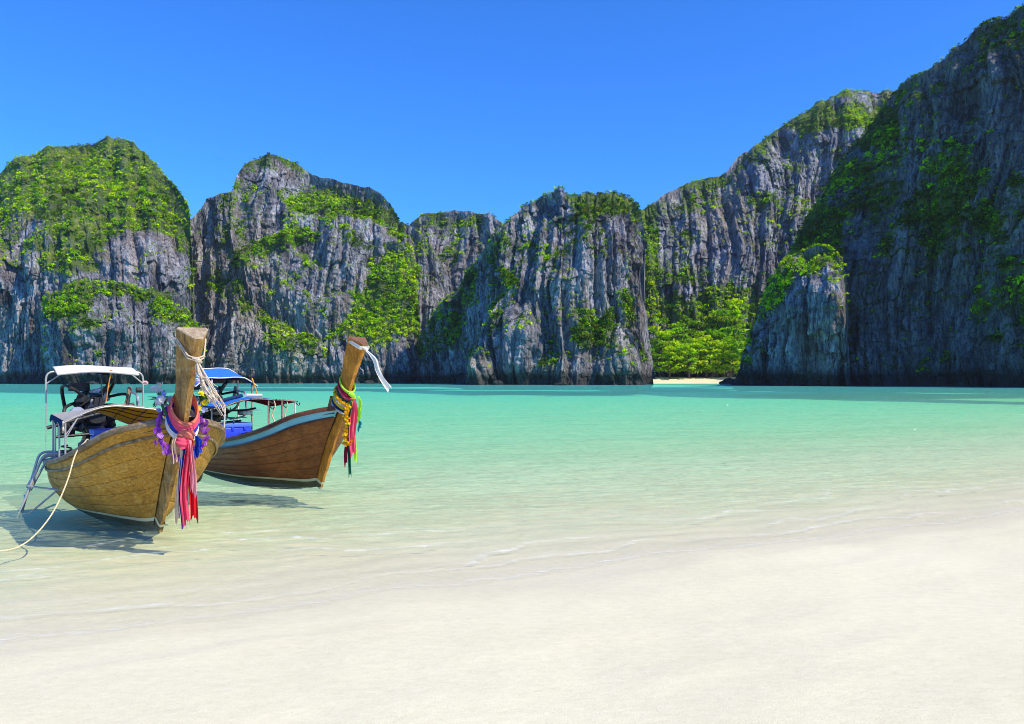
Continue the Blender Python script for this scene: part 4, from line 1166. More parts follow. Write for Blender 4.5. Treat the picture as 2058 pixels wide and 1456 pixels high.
def petal_flower(r, petals, seed, cup=0.3, layers=1):
    """small blossom: rings of petals"""
    g = np.random.default_rng(seed); Vs, Qs = [], []
    k = 0
    for L in range(layers):
        rr = r * (1 - 0.28 * L); lift = 0.35 * r * L
        for p in range(petals):
            a = 2 * math.pi * (p + 0.5 * L) / petals + g.normal() * 0.12; w = 1.25 * math.pi / petals
            d = np.array([math.cos(a), math.sin(a), 0]); s = np.array([-math.sin(a), math.cos(a), 0])
            Vs += [np.array([0, 0, lift]), d * rr * 0.6 - s * rr * w * 0.62 + np.array([0, 0, lift + cup * rr * 0.5]), d * rr + np.array([0, 0, lift + cup * rr * (0.7 + 0.4 * g.random())]), d * rr * 0.6 + s * rr * w * 0.62 + np.array([0, 0, lift + cup * rr * 0.5])]
            Qs.append([k, k + 1, k + 2, k + 3]); k += 4
    return np.array(Vs), np.array(Qs), np.zeros((0, 3), int)


def scatter_flowers(parent, name, me_list, pts, dirs, r):
    """copies of a blossom, each a part of its garland"""
    for k, (p, d) in enumerate(zip(pts, dirs)):
        o = bpy.data.objects.new(name, me_list[k % len(me_list)]); C.objects.link(o); o.parent = parent
        o.location = Vector(p)
        o.rotation_euler = Vector(d).to_track_quat('Z', 'Y').to_euler()
        o.scale = (r.uniform(0.8, 1.2),) * 3


def mesh_only(name, piece, mat):
    o = part(name, piece, mat, None, smooth=False); me = o.data
    bpy.data.objects.remove(o)
    return me

# ---- the near boat: weathered golden planks
A1 = math.atan2(-0.788, 0.616)
L1 = (-4.9, 11.1, 0.0)
M1 = Matrix.Translation(L1) @ Matrix.Rotation(A1, 4, 'Z')
boat1, K1, B1, S1 = make_boat(L1, A1, 0.06, dict(plank=W_GOLD, strake=W_GOLD, rail=W_RAIL1, strip=W_RAIL1),
                              'weathered golden brown longtail boat nearest the beach with a white stern awning', False)
prow1 = make_stem(boat1, (0.0, 0, -0.02), (1.22, 0, 1.55), (1.74, 0, 2.60), dict(stem=W_STEM1, prow=W_STEM1, end=W_END), 3)

# stern frame of steel tube with its white awning
part('stern_frame', [tube(bent([(-4.4, -0.80, 0.60), (-4.4, -0.80, 2.24), (-4.4, 0.80, 2.24), (-4.4, 0.80, 0.60)], 0.14), 0.017, 8),
                     tube([(-4.4, -0.80, 2.02), (-4.4, -0.52, 2.23)], 0.013, 6), tube([(-4.4, 0.80, 2.02), (-4.4, 0.56, 2.23)], 0.013, 6)], STEEL, boat1)
part('lamp', [tube([(-4.4, 0.77, 1.90), (-4.4, 0.68, 1.90)], 0.05, 10)], BLACK, boat1)
aw, P_, N_ = roof_sheet(lambda a, b: np.array([-4.75 + 0.85 * a + 0.03 * b, 0.64 * b - 0.04 + 0.05 * (1 - a), 2.36 - 0.03 * b * b - 0.12 * a - 0.03 * math.sin(3 * b + 5 * a) * 0.4]), 'awning', boat1, C_WHITE, C_WHITE, t=0.02)
ed = np.concatenate([P_[-1], P_[::-1, -1][1:]]) - np.array([0, 0, 0.01])
part('hem', [tube(ed, 0.016, 6), tube(P_[:, 0] - np.array([0, 0, 0.01]), 0.016, 6)], C_WHITE, aw)
part('awning_net', [grid_np(np.array([[(-4.55 + 0.3 * a, 0.22 + 0.34 * b, 2.28 - 0.10 * math.cos(b * 1.5) * (1 - 0.3 * a)) for b in np.linspace(-1, 1, 9)] for a in np.linspace(0, 1, 4)]))], C_NAVY, boat1)
part('awning_cord', [tube([(-4.0, 0.02, 2.25), (-4.0, 0.01, 1.95), (-3.9, 0.02, 1.72)], 0.010, 5)], BLACK, boat1)
part('awning_cord', [tube([(-3.95, 0.16, 2.24), (-3.95, 0.11, 1.95), (-3.95, 0.08, 1.70)], 0.010, 5), tube([(-3.95, 0.16, 2.27), (-3.95, 0.16, 2.19)], 0.022, 6)], ORANGE, boat1)


def arch1(a, b):
    """a: 0 rear .. 1 front, b: -1 starboard .. 1 port"""
    zf = 1.69 - (0.23 if b < 0 else 0.16) * abs(b) ** 2.0
    zr = 1.60 - (0.10 * abs(b) ** 1.7 if b < -0.1 else 0.0) - 0.30 * smooth01((b + 0.35) / 1.0)
    return np.array([-3.65 + 1.25 * a, 0.82 * b, zr + (zf - zr) * a ** 0.8 + 0.012 * math.sin(5 * b + 3 * a)])


rf, P_, N_ = roof_sheet(arch1, 'roof_canvas', boat1, C_GREYROOF, C_YELLOW, nx=25, ny=11)
for a in (0.0, 0.25, 0.5, 0.75, 1.0):
    part('roof_rib', [tube([arch1(a, b) - np.array([0, 0, 0.028]) for b in np.linspace(-1, 1, 21)], 0.012, 6)], STEEL if a in (0, 1) else IRON, rf)
for b in np.linspace(-0.85, 0.85, 6):
    part('roof_batten', [tube([arch1(a, b) - np.array([0, 0, 0.026]) for a in np.linspace(0, 1, 7)], 0.008, 5)], IRON, rf)
part('side_flap', [grid_np(np.array([[arch1(a, -1.0) + np.array([0, -0.01 - 0.02 * f, -0.09 * f - 0.03 * f * math.sin(a * 16)]) for a in np.linspace(0, 1, 30)] for f in np.linspace(0, 1, 5)]))], C_NAVY, rf)
part('lashing', [tube([arch1(1.0, -0.98) + np.array([0.03 * math.sin(t * 2.1), -0.03, -0.02 - 0.035 * t]) for t in range(6)], 0.016, 5, 20)], CORD, rf)
for (x, y) in ((-2.42, -0.80), (-2.85, -0.82), (-3.25, -0.82), (-3.62, -0.80), (-2.42, 0.80), (-3.0, 0.81), (-3.62, 0.80)):
    zt = float(arch1((x + 3.65) / 1.25, y / 0.82)[2]) - 0.02
    part('roof_post', [tube([(x, y, 0.60), (x, y, zt)], 0.014, 8)], STEEL, boat1)
for b in (-0.8, -0.2, 0.35):
    part('roof_brace', [tube([(-2.42, 0.80, 1.24), (-2.42, 0.62, 1.52)], 0.009, 5)] if b > 0 else [tube([(-2.42, -0.80, 1.24 + 0.1 * b), (-2.42, -0.62, 1.50)], 0.009, 5)], STEEL, boat1)
make_engine(boat1, -4.55, -0.02, 1.45)
part('flag_stick', [tube([(-4.75, -0.05, 1.5), (-4.75, -0.06, 2.02)], 0.024, 8)], ORANGE, boat1)
part('helm_seat', [box_np((-3.4, -0.45, 0.84), (0.8, 0.5, 0.10), bev=0.03), box_np((-3.0, -0.62, 0.80), (0.30, 0.22, 0.22), bev=0.04)], BLACK, boat1)
part('gas_bottle', [tube([(-3.85, -0.28, 0.66), (-3.85, -0.28, 0.72), (-3.85, -0.28, 0.98), (-3.85, -0.28, 1.03)], [0.05, 0.11, 0.11, 0.05], 14)], RUST, boat1)
part('coiled_line', [tube([(-2.95 + 0.10 * math.cos(t * 0.9), -0.70 + 0.07 * math.sin(t * 0.9), 0.78 + 0.012 * t) for t in range(22)], 0.015, 6, 80)], BLACK, boat1)


def placed(name, M, label, cat, group=None):
    o = bpy.data.objects.new(name, None); C.objects.link(o); o.matrix_world = M; o.empty_display_size = 0.15
    return tag(o, label, cat, group)


def cool_box(M, size, label, seed=0):
    sx, sy, sz = size
    o = placed('cool_box', M, label, 'cool box', 'blue cool boxes in the boats')
    part('tub', [box_np((0, 0, sz * 0.39), (sx, sy, sz * 0.78), bev=0.02)], COOLER, o)
    part('lid', [box_np((0, 0, sz * 0.885), (sx * 1.04, sy * 1.05, sz * 0.19), bev=0.022)], COOLER_LID, o)
    for y in (-0.22, 0.22):
        part('latch', [box_np((sx * 0.525, y * sy, sz * 0.74), (0.014, 0.05, 0.09), bev=0.004)], COOLER, o)
    part('handle', [tube(bent([(-0.1, sy * 0.5, sz * 0.6), (-0.1, sy * 0.57, sz * 0.62), (0.1, sy * 0.57, sz * 0.62), (0.1, sy * 0.5, sz * 0.6)], 0.03), 0.012, 6)], COOLER_LID, o)
    part('rib', [box_np((sx * 0.503, 0, sz * 0.4), (0.012, sy * 0.04, sz * 0.66), bev=0.003), box_np((sx * 0.503, sy * 0.3, sz * 0.4), (0.012, sy * 0.04, sz * 0.66), bev=0.003)], COOLER, o)
    return o


cool_box(M1 @ Matrix.Translation((-3.70, 0.14, 0.68)), (0.40, 0.66, 0.56), 'blue plastic cool box under the arched roof of the golden brown boat')

# boarding ladder hung over the quarter, its foot in the water
lad = placed('boarding_ladder', M1, 'bent steel tube boarding ladder hanging over the side of the golden brown boat', 'ladder')
foot = np.array((-3.15, -1.36, -0.12))
for k, dx in enumerate((0.0, -0.42)):
    top_ = bent([(-3.05 + dx, -0.55, 0.86), (-3.15 + dx, -1.00, 0.90), foot + np.array((dx * 0.9, 0.10 * k, 0.05 * k))], 0.14, 8)
    part('rail', [tube(top_, 0.021, 8)], STEEL, lad)
    top_ = bent([(-3.10 + dx, -0.55, 0.80), (-3.20 + dx, -0.93, 0.82), (-3.22 + dx, -1.18, 0.30)], 0.12, 8)
    part('inner_rail', [tube(top_, 0.019, 8)], STEEL, lad)
for f in (0.45, 0.72):
    a = np.array((-3.15, -1.00, 0.90)) * (1 - f) + foot * f
    part('rung', [tube([a, a + np.array((-0.40, 0.04, 0.02))], 0.017, 8)], STEEL, lad)
part('stay', [tube([(-3.15, -1.22, 0.38), (-2.55, -0.80, 0.34)], 0.016, 8), tube([(-2.62, -0.90, 0.33), (-2.90, -1.22, -0.02), foot + np.array((0, 0.03, 0.06))], 0.016, 8)], STEEL, lad)

# tyre fender on the far side
ty = placed('tyre_fender', M1 @ Matrix.Translation((-1.55, 0.93, 0.60)) @ Matrix.Rotation(math.radians(12), 4, 'Z') @ Matrix.Rotation(math.radians(90), 4, 'X'), 'small black tyre hung as a fender between the two boats', 'tyre')
th = np.linspace(0, 2 * math.pi, 37)
tread = []
for q in np.linspace(0, 2 * math.pi, 13):
    rr = 0.135 + 0.038 * math.cos(q) + (0.006 * (np.arange(37) % 2) if math.cos(q) > 0.5 else 0)
    tread.append(np.stack([np.cos(th) * rr, np.sin(th) * rr, 0 * th + 0.045 * math.sin(q)], -1))
part('tread', grid_np(np.array(tread)), BLACK, ty)
part('hanger', [tube([(0, 0.12, 0), (0.02, 0.32, 0.03), (0.03, 0.52, 0.10)], 0.01, 6)], ROPE, ty)

# mooring rope from the gunwale into the shallows
rp = [wp(184, 893, 11.75), wp(176, 884, 11.5), wp(170, 890, 11.2), wp(161, 899, 10.85), wp(150, 918, 10.66), wp(137, 962, 10.5), wp(120, 1004, 10.35), wp(100, 1040, 10.2), wp(72, 1074, 10.05), wp(40, 1098, 9.90), wp(0, 1108, 9.62), wp(-90, 1112, 9.5), wp(-260, 1108, 9.62)]
rope = part('mooring_rope', [tube([p[:] for p in rp], 0.0095, 8, 120)], ROPE, None)
tag(rope, 'pale mooring rope sagging from the golden brown boat into the shallow water', 'rope')

# cloths tied round the prow
PA1 = np.array((0.58, 0, 1.21)); PA1 /= np.linalg.norm(PA1)
F1 = np.array((PA1[2], 0, -PA1[0]))
J1 = np.array((1.22, 0, 1.55))
rb = placed('ribbon_bundle', M1, 'pink, red, cream and blue cloths knotted round the prow of the golden brown boat', 'cloths')
wc = J1 - F1 * 0.14
part('wrap', [wrap_np(wc + PA1 * -0.09, F1, (0, 1, 0), PA1, 0.205, 0.185, 0.10, ph=0.4, tilt=-0.13)], C_IVORY, rb)
part('wrap', [wrap_np(wc + PA1 * -0.02, F1, (0, 1, 0), PA1, 0.20, 0.175, 0.07, ph=1.2, tilt=-0.13)], C_ROYAL, rb)
part('wrap', [wrap_np(wc + PA1 * 0.05, F1, (0, 1, 0), PA1, 0.20, 0.168, 0.10, ph=2.0, tilt=-0.14)], C_PINK, rb)
part('wrap', [wrap_np(wc + PA1 * 0.13, F1, (0, 1, 0), PA1, 0.185, 0.150, 0.10, ph=0.0, tilt=-0.15)], C_CORAL, rb)
kn = J1 + F1 * 0.07 + PA1 * -0.13
part('knot', [wrap_np(kn, F1, (0, 1, 0), (0, 0, 1), 0.055, 0.075, 0.12, bulge=0.03, ph=1.0), tube([kn + np.array((0.02, -0.05, 0.05)), kn + np.array((0.07, 0, 0)), kn + np.array((0.05, 0.06, -0.06))], [0.03, 0.05, 0.03], 8, 8)], C_CORAL, rb)
part('knot', [wrap_np(kn + np.array((0.03, -0.05, -0.09)), F1, (0, 1, 0), (0, 0, 1), 0.045, 0.055, 0.11, bulge=0.025, ph=2.2)], C_PINK, rb)


def hang(x, y, ztop, zbot, w, mat, fold, nf, ph, flare=1.0, dx=0.0, dy=0.0, n=26):
    f = np.linspace(0, 1, n)
    path = np.stack([x + dx * f + 0.012 * np.sin(4 * f + ph), y + dy * f + 0.010 * np.sin(5 * f + 2 * ph), ztop + (zbot - ztop) * f], -1)
    return part('ribbon', [strip_np(path, w, (0.25, 1, 0), fold, nf, ph, flare=flare)], mat, rb)


kx, ky, kz = kn + np.array((0.05, 0, -0.05))
hang(kx - 0.04, ky - 0.075, kz + 0.02, 0.30, 0.06, C_CREAM, 0.016, 1.2, 0.3, 1.0, -0.02, -0.02)
hang(kx - 0.02, ky - 0.05, kz, 0.22, 0.07, C_ROYAL, 0.02, 1.5, 1.3, 0.9, -0.01, 0.0)
hang(kx + 0.00, ky + 0.045, kz, 0.31, 0.10, C_RED, 0.03, 1.7, 2.1, 0.95, -0.02, 0.03)
hang(kx + 0.03, ky - 0.02, kz, 0.27, 0.095, C_PINK, 0.032, 1.8, 0.9, 0.95, 0.0, -0.01)
hang(kx + 0.06, ky + 0.02, kz - 0.02, 0.66, 0.07, C_ROSE, 0.028, 1.9, 3.0, 1.25, 0.02, 0.03)
hang(kx + 0.04, ky + 0.085, kz + 0.03, kz - 0.22, 0.085, C_ROYAL, 0.03, 1.4, 0.2, 1.1, 0.02, 0.05, 14)
hang(kx - 0.06, ky - 0.11, kz + 0.06, kz - 0.32, 0.09, C_CREAM, 0.03, 1.5, 1.9, 0.9, -0.02, -0.02, 14)

# orchid garland
gr_ = random.Random(5)
ORCHID = [cloth('orchid_petals', (0.42, 0.10, 0.58), 0.35), cloth('pale_orchid_petals', (0.62, 0.28, 0.72), 0.35)]
or_me = [mesh_only('orchid', petal_flower(0.040, 5, s, 0.35, 2), ORCHID[s % 3 == 2]) for s in range(6)]
og = placed('orchid_garland', M1, 'purple orchid garland looped round the prow of the golden brown boat', 'garland')
gp, gd = [], []
for k in range(64):
    a = 2 * math.pi * k / 64
    front = max(0.0, math.cos(a))
    q = J1 - F1 * 0.14 + F1 * (0.27 * math.cos(a)) + np.array((0, 0.275 * math.sin(a), 0)) + PA1 * (0.02 - 0.44 * (0.5 + 0.5 * math.cos(a)) ** 1.2)
    for j in range(2):
        gp.append(q + np.array([gr_.gauss(0, 0.022) for _ in range(3)])); gd.append(np.array((math.cos(a) * 0.8, math.sin(a) * 0.9, 0)) + np.array([gr_.gauss(0, 0.5) for _ in range(3)]))
scatter_flowers(og, 'orchid', or_me, gp, gd, gr_)

# bouquets tucked behind the prow
BL = dict(white=cloth('white_petals', (0.85, 0.80, 0.76), 0.3), pink=cloth('blush_petals', (0.85, 0.58, 0.52), 0.3), blue=cloth('lilac_petals', (0.45, 0.52, 0.80), 0.3), yellow=cloth('yellow_petals', (0.82, 0.76, 0.06), 0.3))
LEAFC = cloth('bouquet_leaf', (0.05, 0.20, 0.06), 0.3)
bl_me = {k: mesh_only('blossom', petal_flower(0.062 if k == 'white' else 0.045, 6, 3, 0.5, 3), m) for k, m in BL.items()}
for (cx_, cy_, cz_, lab, cols, nbl) in ((0.98, -0.26, 1.86, 'bouquet of white and blush flowers tucked on the left of the tall golden prow', ('white', 'pink', 'white', 'blue'), 15),
                                        (1.02, 0.28, 1.88, 'bouquet of white, yellow and lilac flowers tucked on the right of the tall golden prow', ('white', 'yellow', 'blue', 'yellow', 'blue'), 24)):
    bq = placed('flower_bouquet', M1 @ Matrix.Translation((cx_, cy_, cz_)), lab, 'bouquet', 'bouquets behind the prow')
    for k in range(nbl):
        o = bpy.data.objects.new('blossom', bl_me[cols[k % len(cols)]]); C.objects.link(o); o.parent = bq
        o.location = (gr_.gauss(0, 0.05), gr_.gauss(0, 0.07), gr_.gauss(0.0, 0.075) + (0.06 if cols[k % len(cols)] == 'white' else -0.03))
        o.rotation_euler = Vector((0.8 + gr_.gauss(0, 0.4), gr_.gauss(0, 0.6), 0.5 + gr_.gauss(0, 0.4))).to_track_quat('Z', 'Y').to_euler()
    lv = []
    for k in range(22):
        d = np.array((gr_.gauss(0.2, 0.5), gr_.gauss(0, 0.8), gr_.gauss(-0.3, 0.6))); d /= np.linalg.norm(d)
        s = np.cross(d, (0.3, 0.2, 1)); s /= np.linalg.norm(s); ln = gr_.uniform(0.09, 0.17)
        lv.append((np.array([(0, 0, 0), d * ln * 0.5 - s * 0.024, d * ln, d * ln * 0.5 + s * 0.024]), np.array([[0, 1, 2, 3]]), np.zeros((0, 3), int)))
    part('leaf_sprays', lv, LEAFC, bq, smooth=False)
    part('stem_tie', [tube([(0.0, 0, -0.02), (0.06, -0.06 * np.sign(cy_), -0.2), (0.10, -0.14 * np.sign(cy_), -0.34)], 0.016, 6)], LEAFC, bq)

# old cord tied round the prow head, its frayed end flying
ct = placed('cord_tassel', M1, 'frayed tan cord tied round the head of the tall golden prow', 'cord')
T1 = np.array((1.74, 0, 2.60))
for k, (dz, a_, b_) in enumerate(((-0.20, 0.185, 0.185), (-0.235, 0.19, 0.185))):
    loop = []
    for t in np.linspace(0, 2 * math.pi, 33):
        c_, s_ = math.cos(t), math.sin(t)
        wid = 0.5 * ((0.36 - 0.03 * k * 0) * (0.5 - 0.5 * c_) + 0.16 * (0.5 + 0.5 * c_))
        loop.append(T1 - F1 * 0.15 + F1 * (0.165 * c_) + np.array((0, np.sign(s_) * (wid + 0.008) * min(1, abs(s_) * 1.7), 0)) + PA1 * (dz + 0.10 - 0.15 * (0.5 + 0.5 * c_)))
    part('loop', [tube(loop, 0.010, 6)], CORD, ct)
kt = T1 + F1 * 0.04 + PA1 * (-0.27)
part('knot', [tube([kt + np.array((0, -0.05, 0.02)), kt + np.array((0.03, 0, 0)), kt + np.array((0.01, 0.05, -0.03))], [0.018, 0.036, 0.02], 8, 7)], CORD, ct)
for k in range(16):
    e = kt + np.array((0.05 + gr_.gauss(0, 0.05), 0.30 + gr_.gauss(0, 0.05), -0.62 + gr_.gauss(0, 0.07)))
    if k > 11: e = kt + np.array((0.05, 0.17 + gr_.gauss(0, 0.04), -0.36 + gr_.gauss(0, 0.06)))
    mid = kt * 0.55 + e * 0.45 + np.array((0.05 + gr_.gauss(0, 0.02), -0.03 + gr_.gauss(0, 0.03), -0.03 + gr_.gauss(0, 0.02)))
    m2 = kt * 0.2 + e * 0.8 + np.array((gr_.gauss(0, 0.02), gr_.gauss(0, 0.02), gr_.gauss(0, 0.02)))
    part('strand', [tube([kt, mid, m2, e], [0.012, 0.011, 0.009, 0.003], 5, 12) if False else tube_np(catmull([kt, mid, m2, e], 12), np.linspace(0.011, 0.004, 12), 5)], CORD, ct)

# ---- the far boat: dark brown hull with a sky blue strake
A2 = math.radians(-45)
L2 = (-3.72, 15.5, 0.0)
M2 = Matrix.Translation(L2) @ Matrix.Rotation(A2, 4, 'Z')
boat2, K2, B2, S2 = make_boat(L2, A2, -0.22, dict(plank=W_BROWN, strake=P_BLUE, rail=W_RAIL2, strip=W_RAIL2),
                              'dark brown longtail boat with a sky blue strake and blue canvas roofs', True)
prow2 = make_stem(boat2, (0.0, 0, -0.02), (0.86, 0, 1.58), (1.48, 0, 2.73), dict(stem=W_STEM2, prow=W_STEM2, end=W_END2), 13, 0.44)


def awn2(a, b):
    return np.array([-4.85 + 0.85 * a, 0.74 * b, 2.36 - 0.20 * max(0, abs(b) - 0.55) / 0.45 * abs(b) - 0.22 * a + 0.01 * math.sin(6 * b)])


aw2, P_, N_ = roof_sheet(awn2, 'awning', boat2, C_BLUE, C_NAVY, nx=19)
rim = np.concatenate([P_[0], P_[1:, -1], P_[-1, ::-1][1:], P_[::-1, 0][1:]])
part('hem', [tube(rim, 0.014, 6)], WHITE_TUBE, aw2)
part('awning_lining', [box_np((-4.4, -0.05, 2.10), (0.5, 0.9, 0.05), bev=0.02)], C_MAROON, aw2)
for (x, y, zt, m) in ((-4.05, 0.62, 2.12, RUST), (-4.75, 0.62, 2.2, WHITE_TUBE), (-4.05, -0.35, 2.12, WHITE_TUBE), (-4.75, -0.62, 2.2, WHITE_TUBE)):
    part('awning_post', [tube([(x, y, 0.55), (x, y, zt)], 0.019, 8)], m, boat2)
part('awning_brace', [tube([(-4.05, 0.63, 2.12), (-3.62, 0.56, 1.70)], 0.018, 8)], ORANGE, boat2)


def arch2(a, b):
    zf = 1.72 - 0.17 * (max(0, -b)) ** 1.8 - 0.10 * max(0, b) ** 1.5
    zr = 1.66 - 0.13 * (max(0, -b)) ** 1.6 - 0.14 * max(0, b) ** 1.5
    return np.array([-3.6 + 1.2 * a, 0.85 * b, zr + (zf - zr) * a + 0.015 * math.sin(4 * b + 4 * a)])


rf2, P_, N_ = roof_sheet(lambda a, b: arch2(a, -1 + (b + 1) * 0.60), 'roof_canvas', boat2, C_BLUE, C_NAVY, nx=19)
rf3, P_, N_ = roof_sheet(lambda a, b: arch2(a, 0.22 + (b + 1) * 0.39) - np.array((0, 0, 0.015)), 'roof_net', boat2, C_NAVY, C_MAROON, nx=11)
for a in (0.0, 0.5, 1.0):
    part('roof_rib', [tube([arch2(a, b) - np.array([0, 0, 0.032]) for b in np.linspace(-1, 1, 21)], 0.013, 6)], RUST, boat2)
for b in (-1.0, -0.3, 0.4, 1.0):
    part('roof_rail', [tube([arch2(a, b) - np.array([0, 0, 0.034]) for a in np.linspace(-0.02, 1.04, 7)], 0.012, 6)], IRON, boat2)
part('rolled_screen', [tube([arch2(0.55, -0.75) + np.array((0, 0, 0.05)), arch2(0.55, -0.2) + np.array((0, 0, 0.05))], 0.04, 8)], C_NAVY, boat2)
part('boat_pole', [tube([arch2(0.9, -0.35) + np.array((0, 0, 0.06)), arch2(0.55, 0.33) + np.array((0, 0, 0.08))], 0.034, 8)], WHITE_TUBE, boat2)
for (x, y, m, sl) in ((-2.42, -0.80, WHITE_TUBE, -0.10), (-3.0, -0.82, RUST, 0.05), (-3.58, -0.80, RUST, 0.05), (-2.42, 0.18, RUST, 0.0), (-2.42, 0.50, RUST, 0.0), (-2.42, 0.82, WHITE_TUBE, 0.0), (-3.0, 0.84, RUST, 0), (-3.58, 0.82, RUST, 0)):
    zt = float(arch2((x + 3.6) / 1.2, y / 0.85)[2]) - 0.03
    part('roof_post', [tube([(x + sl, y, 0.62), (x, y, zt)], 0.017, 8)], m, boat2)
    part('post_hook', [tube(bent([(x, y + 0.02, zt - 0.03), (x + 0.02, y + 0.09, zt - 0.10), (x + 0.02, y + 0.11, zt - 0.03)], 0.04), 0.012, 6)], IRON, boat2)
for (y, zb) in ((0.30, 1.02), (0.60, 1.10)):
    part('roof_line', [tube([(-2.42, y, 1.66), (-2.40, y + 0.03, 1.50), (-2.44, y - 0.02, 1.32), (-2.40, y + 0.02, 1.15), (-2.42, y, zb)], 0.016, 6, 24)], ROPE, boat2)
make_engine(boat2, -4.55, -0.15, 1.42, orange=False)
part('tarpaulin', [grid_np(np.array([[(-3.4 + 0.9 * a, -0.2 + 0.55 * b, 0.92 - 0.16 * abs(b) ** 2 - 0.05 * math.sin(5 * a + 2 * b)) for b in np.linspace(-1, 1, 12)] for a in np.linspace(0, 1, 10)]))], C_NAVY, boat2)
part('table', [box_np((-3.9, 0.1, 1.22), (0.30, 0.5, 0.025), bev=0.006), tube([(-3.9, 0.1, 0.6), (-3.9, 0.1, 1.2)], 0.016, 6)], ALU, boat2)
cool_box(M2 @ Matrix.Translation((-3.10, -0.28, 0.66)), (0.44, 0.62, 0.50), 'blue plastic cool box standing amidships in the dark brown boat')

PA2 = np.array((0.64, 0, 1.24)); PA2 /= np.linalg.norm(PA2)
F2 = np.array((PA2[2], 0, -PA2[0])); J2 = np.array((0.86, 0, 1.58)); T2 = np.array((1.48, 0, 2.73))
rb = placed('ribbon_bundle', M2, 'lime, pink, wine and green cloths tied round the prow of the dark brown boat', 'cloths')
wc = J2 - F2 * 0.15
part('wrap', [wrap_np(wc + PA2 * -0.06, F2, (0, 1, 0), PA2, 0.20, 0.155, 0.05, ph=0.4, tilt=-0.05)], C_IVORY, rb)
part('wrap', [wrap_np(wc + PA2 * -0.015, F2, (0, 1, 0), PA2, 0.197, 0.152, 0.05, ph=0.8, tilt=-0.05)], C_NAVY, rb)
part('wrap', [wrap_np(wc + PA2 * 0.035, F2, (0, 1, 0), PA2, 0.194, 0.149, 0.055, ph=1.2, tilt=-0.05)], C_SUNNY, rb)
part('wrap', [wrap_np(wc + PA2 * 0.085, F2, (0, 1, 0), PA2, 0.19, 0.145, 0.05, ph=1.2, tilt=-0.05)], C_IVORY, rb)
part('wrap', [wrap_np(wc + PA2 * 0.22, F2, (0, 1, 0), PA2, 0.168, 0.128, 0.07, ph=2.0, tilt=-0.10)], C_GREEN, rb)
part('wrap', [wrap_np(wc + PA2 * 0.285, F2, (0, 1, 0), PA2, 0.168, 0.128, 0.07, ph=2.0, tilt=-0.10)], C_PINK, rb)
part('wrap', [wrap_np(wc + PA2 * 0.345, F2, (0, 1, 0), PA2, 0.168, 0.132, 0.07, ph=1.0, tilt=-0.10)], C_WINE, rb)
part('wrap', [wrap_np(wc + PA2 * 0.415, F2, (0, 1, 0), PA2, 0.168, 0.136, 0.08, ph=0.0, tilt=-0.10)], C_LIME, rb)
kn = J2 + F2 * 0.06 + PA2 * 0.29
part('knot', [tube([kn + np.array((0, -0.05, 0.03)), kn + np.array((0.04, 0, 0)), kn + np.array((0.02, 0.05, -0.04))], [0.03, 0.05, 0.03], 8, 8)], C_LIME, rb)
kx, ky, kz = kn + np.array((0.05, 0.0, -0.02))
hang(kx - 0.05, ky - 0.09, kz - 0.5, 0.52, 0.07, C_WINE, 0.02, 1.3, 0.4, 1.0, -0.02, 0)
hang(kx - 0.02, ky - 0.05, kz - 0.1, 0.30, 0.09, C_GREEN, 0.02, 1.4, 1.4, 1.1, -0.01, 0)
hang(kx + 0.00, ky + 0.05, kz, 0.58, 0.07, C_LIME, 0.022, 1.5, 2.1, 1.0, 0.0, 0.0)
hang(kx + 0.03, ky - 0.01, kz - 0.05, 0.70, 0.12, C_PINK, 0.026, 1.7, 0.9, 1.25, 0.0, 0.0)
hang(kx + 0.05, ky + 0.09, kz, 1.34, 0.075, C_LIME, 0.026, 1.6, 0.1, 1.1, 0.02, 0.03, 16)
hang(kx + 0.02, ky + 0.12, kz - 0.45, 1.16, 0.07, C_TEAL, 0.02, 1.2, 0.1, 1.1, 0.02, 0.02, 10)

MARI = [cloth('marigold_petals', (0.88, 0.46, 0.02), 0.3), cloth('yellow_marigold_petals', (0.90, 0.66, 0.03), 0.3)]
ma_me = [mesh_only('marigold', petal_flower(0.033, 8, s, 0.5, 3), MARI[s % 2]) for s in range(6)]
mg = placed('marigold_garland', M2, 'orange and yellow marigold garland hanging from the prow of the dark brown boat', 'garland')
gp, gd = [], []
for k in range(46):
    a = 2 * math.pi * k / 46
    q = J2 - F2 * 0.14 + F2 * (0.21 * math.cos(a)) + np.array((0, 0.17 * math.sin(a), 0)) + PA2 * (0.17 - 0.08 * math.cos(a))
    for j in range(2):
        gp.append(q + np.array([gr_.gauss(0, 0.014) for _ in range(3)])); gd.append(np.array((math.cos(a), math.sin(a), 0.2)) + np.array([gr_.gauss(0, 0.4) for _ in range(3)]))
for k in range(34):
    f = k / 33
    q = np.array((kx - 0.02, ky - 0.10, kz - 0.16)) + np.array((-0.03 * f, -0.01, -0.66 * f))
    for j in range(2):
        gp.append(q + np.array([gr_.gauss(0, 0.022), gr_.gauss(0, 0.022), gr_.gauss(0, 0.008)])); gd.append(np.array((0.6, gr_.gauss(-0.4, 0.6), gr_.gauss(0, 0.4))))
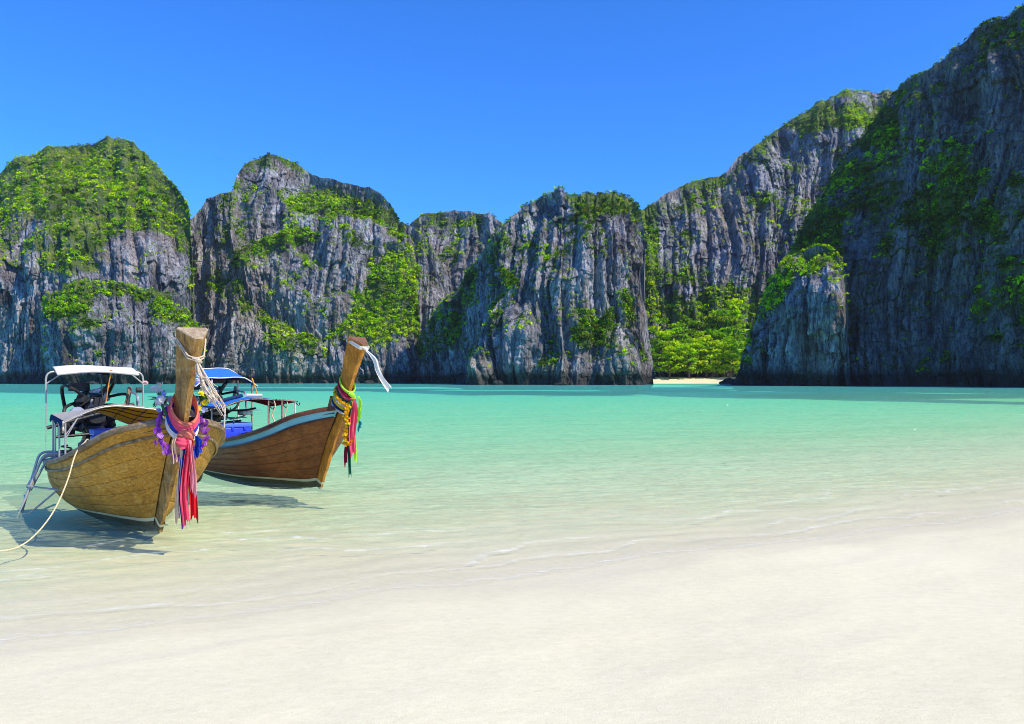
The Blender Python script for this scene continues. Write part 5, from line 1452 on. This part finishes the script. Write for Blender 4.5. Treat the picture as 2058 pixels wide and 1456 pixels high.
for k in range(14):
    q = np.array((kx - 0.03, ky - 0.11, kz - 0.86)) + np.array((gr_.gauss(0, 0.03), gr_.gauss(0, 0.05), gr_.gauss(0, 0.018)))
    gp.append(q); gd.append(np.array((0.6, gr_.gauss(0, 0.6), gr_.gauss(0, 0.5))))
scatter_flowers(mg, 'marigold', ma_me, gp, gd, gr_)

wcl = placed('prow_scarf', M2, 'white cloth band tied round the head of the orange prow with one end flying', 'scarf')
loop_lo, rows_ = [], []
for dz in (-0.035, -0.02, 0.02, 0.035):
    row = []
    for t in np.linspace(0, 2 * math.pi, 41):
        c_, s_ = math.cos(t), math.sin(t)
        wid = 0.5 * (0.385 * (0.5 - 0.5 * c_) + 0.16 * (0.5 + 0.5 * c_)) + (0.012 if abs(dz) < 0.03 else 0.006)
        row.append(T2 - F2 * 0.15 + F2 * (0.172 * np.clip(c_ * 1.35, -1, 1)) + np.array((0, np.sign(s_) * wid * min(1, abs(s_) * 1.6), 0)) + PA2 * (dz - 0.055))
    rows_.append(row)
part('band', grid_np(np.array(rows_)), C_IVORY, wcl)
k2 = T2 + F2 * 0.04 + PA2 * -0.07
part('knot', [tube([k2 + np.array((0, -0.04, 0.02)), k2 + np.array((0.03, 0, 0)), k2 + np.array((0.01, 0.04, -0.03))], [0.02, 0.035, 0.02], 8, 7)], C_IVORY, wcl)
Mi = M2.inverted()
pp = [k2] + [np.array((Mi @ wp(*q))[:]) for q in ((752, 722, 14.2), (760, 742, 14.15), (771, 764, 14.1), (783, 783, 14.05))]
part('tail', [strip_np(catmull(pp, 24), 0.085, (0.3, 1, 0.1), 0.022, 1.3, 0.6)], C_IVORY, wcl)

# ------------------------------------------------------------------ thin sea air over the whole bay
hz_m, nt, N, Lk = new_mat('sea_haze')
pv = N('ShaderNodeVolumePrincipled'); pv.inputs['Color'].default_value = (0.80, 0.88, 0.96, 1); pv.inputs['Density'].default_value = 0.00007
pv.inputs['Anisotropy'].default_value = 0.2
ho = N('ShaderNodeOutputMaterial'); Lk(pv.outputs[0], ho.inputs['Volume'])
V, Q, T = box_np((0, 400, 97), (1500, 1100, 206))
hz = np_mesh('haze', V, None, hz_m, None, T)
tag(hz, 'thin pale sea haze filling the bay', kind='stuff')
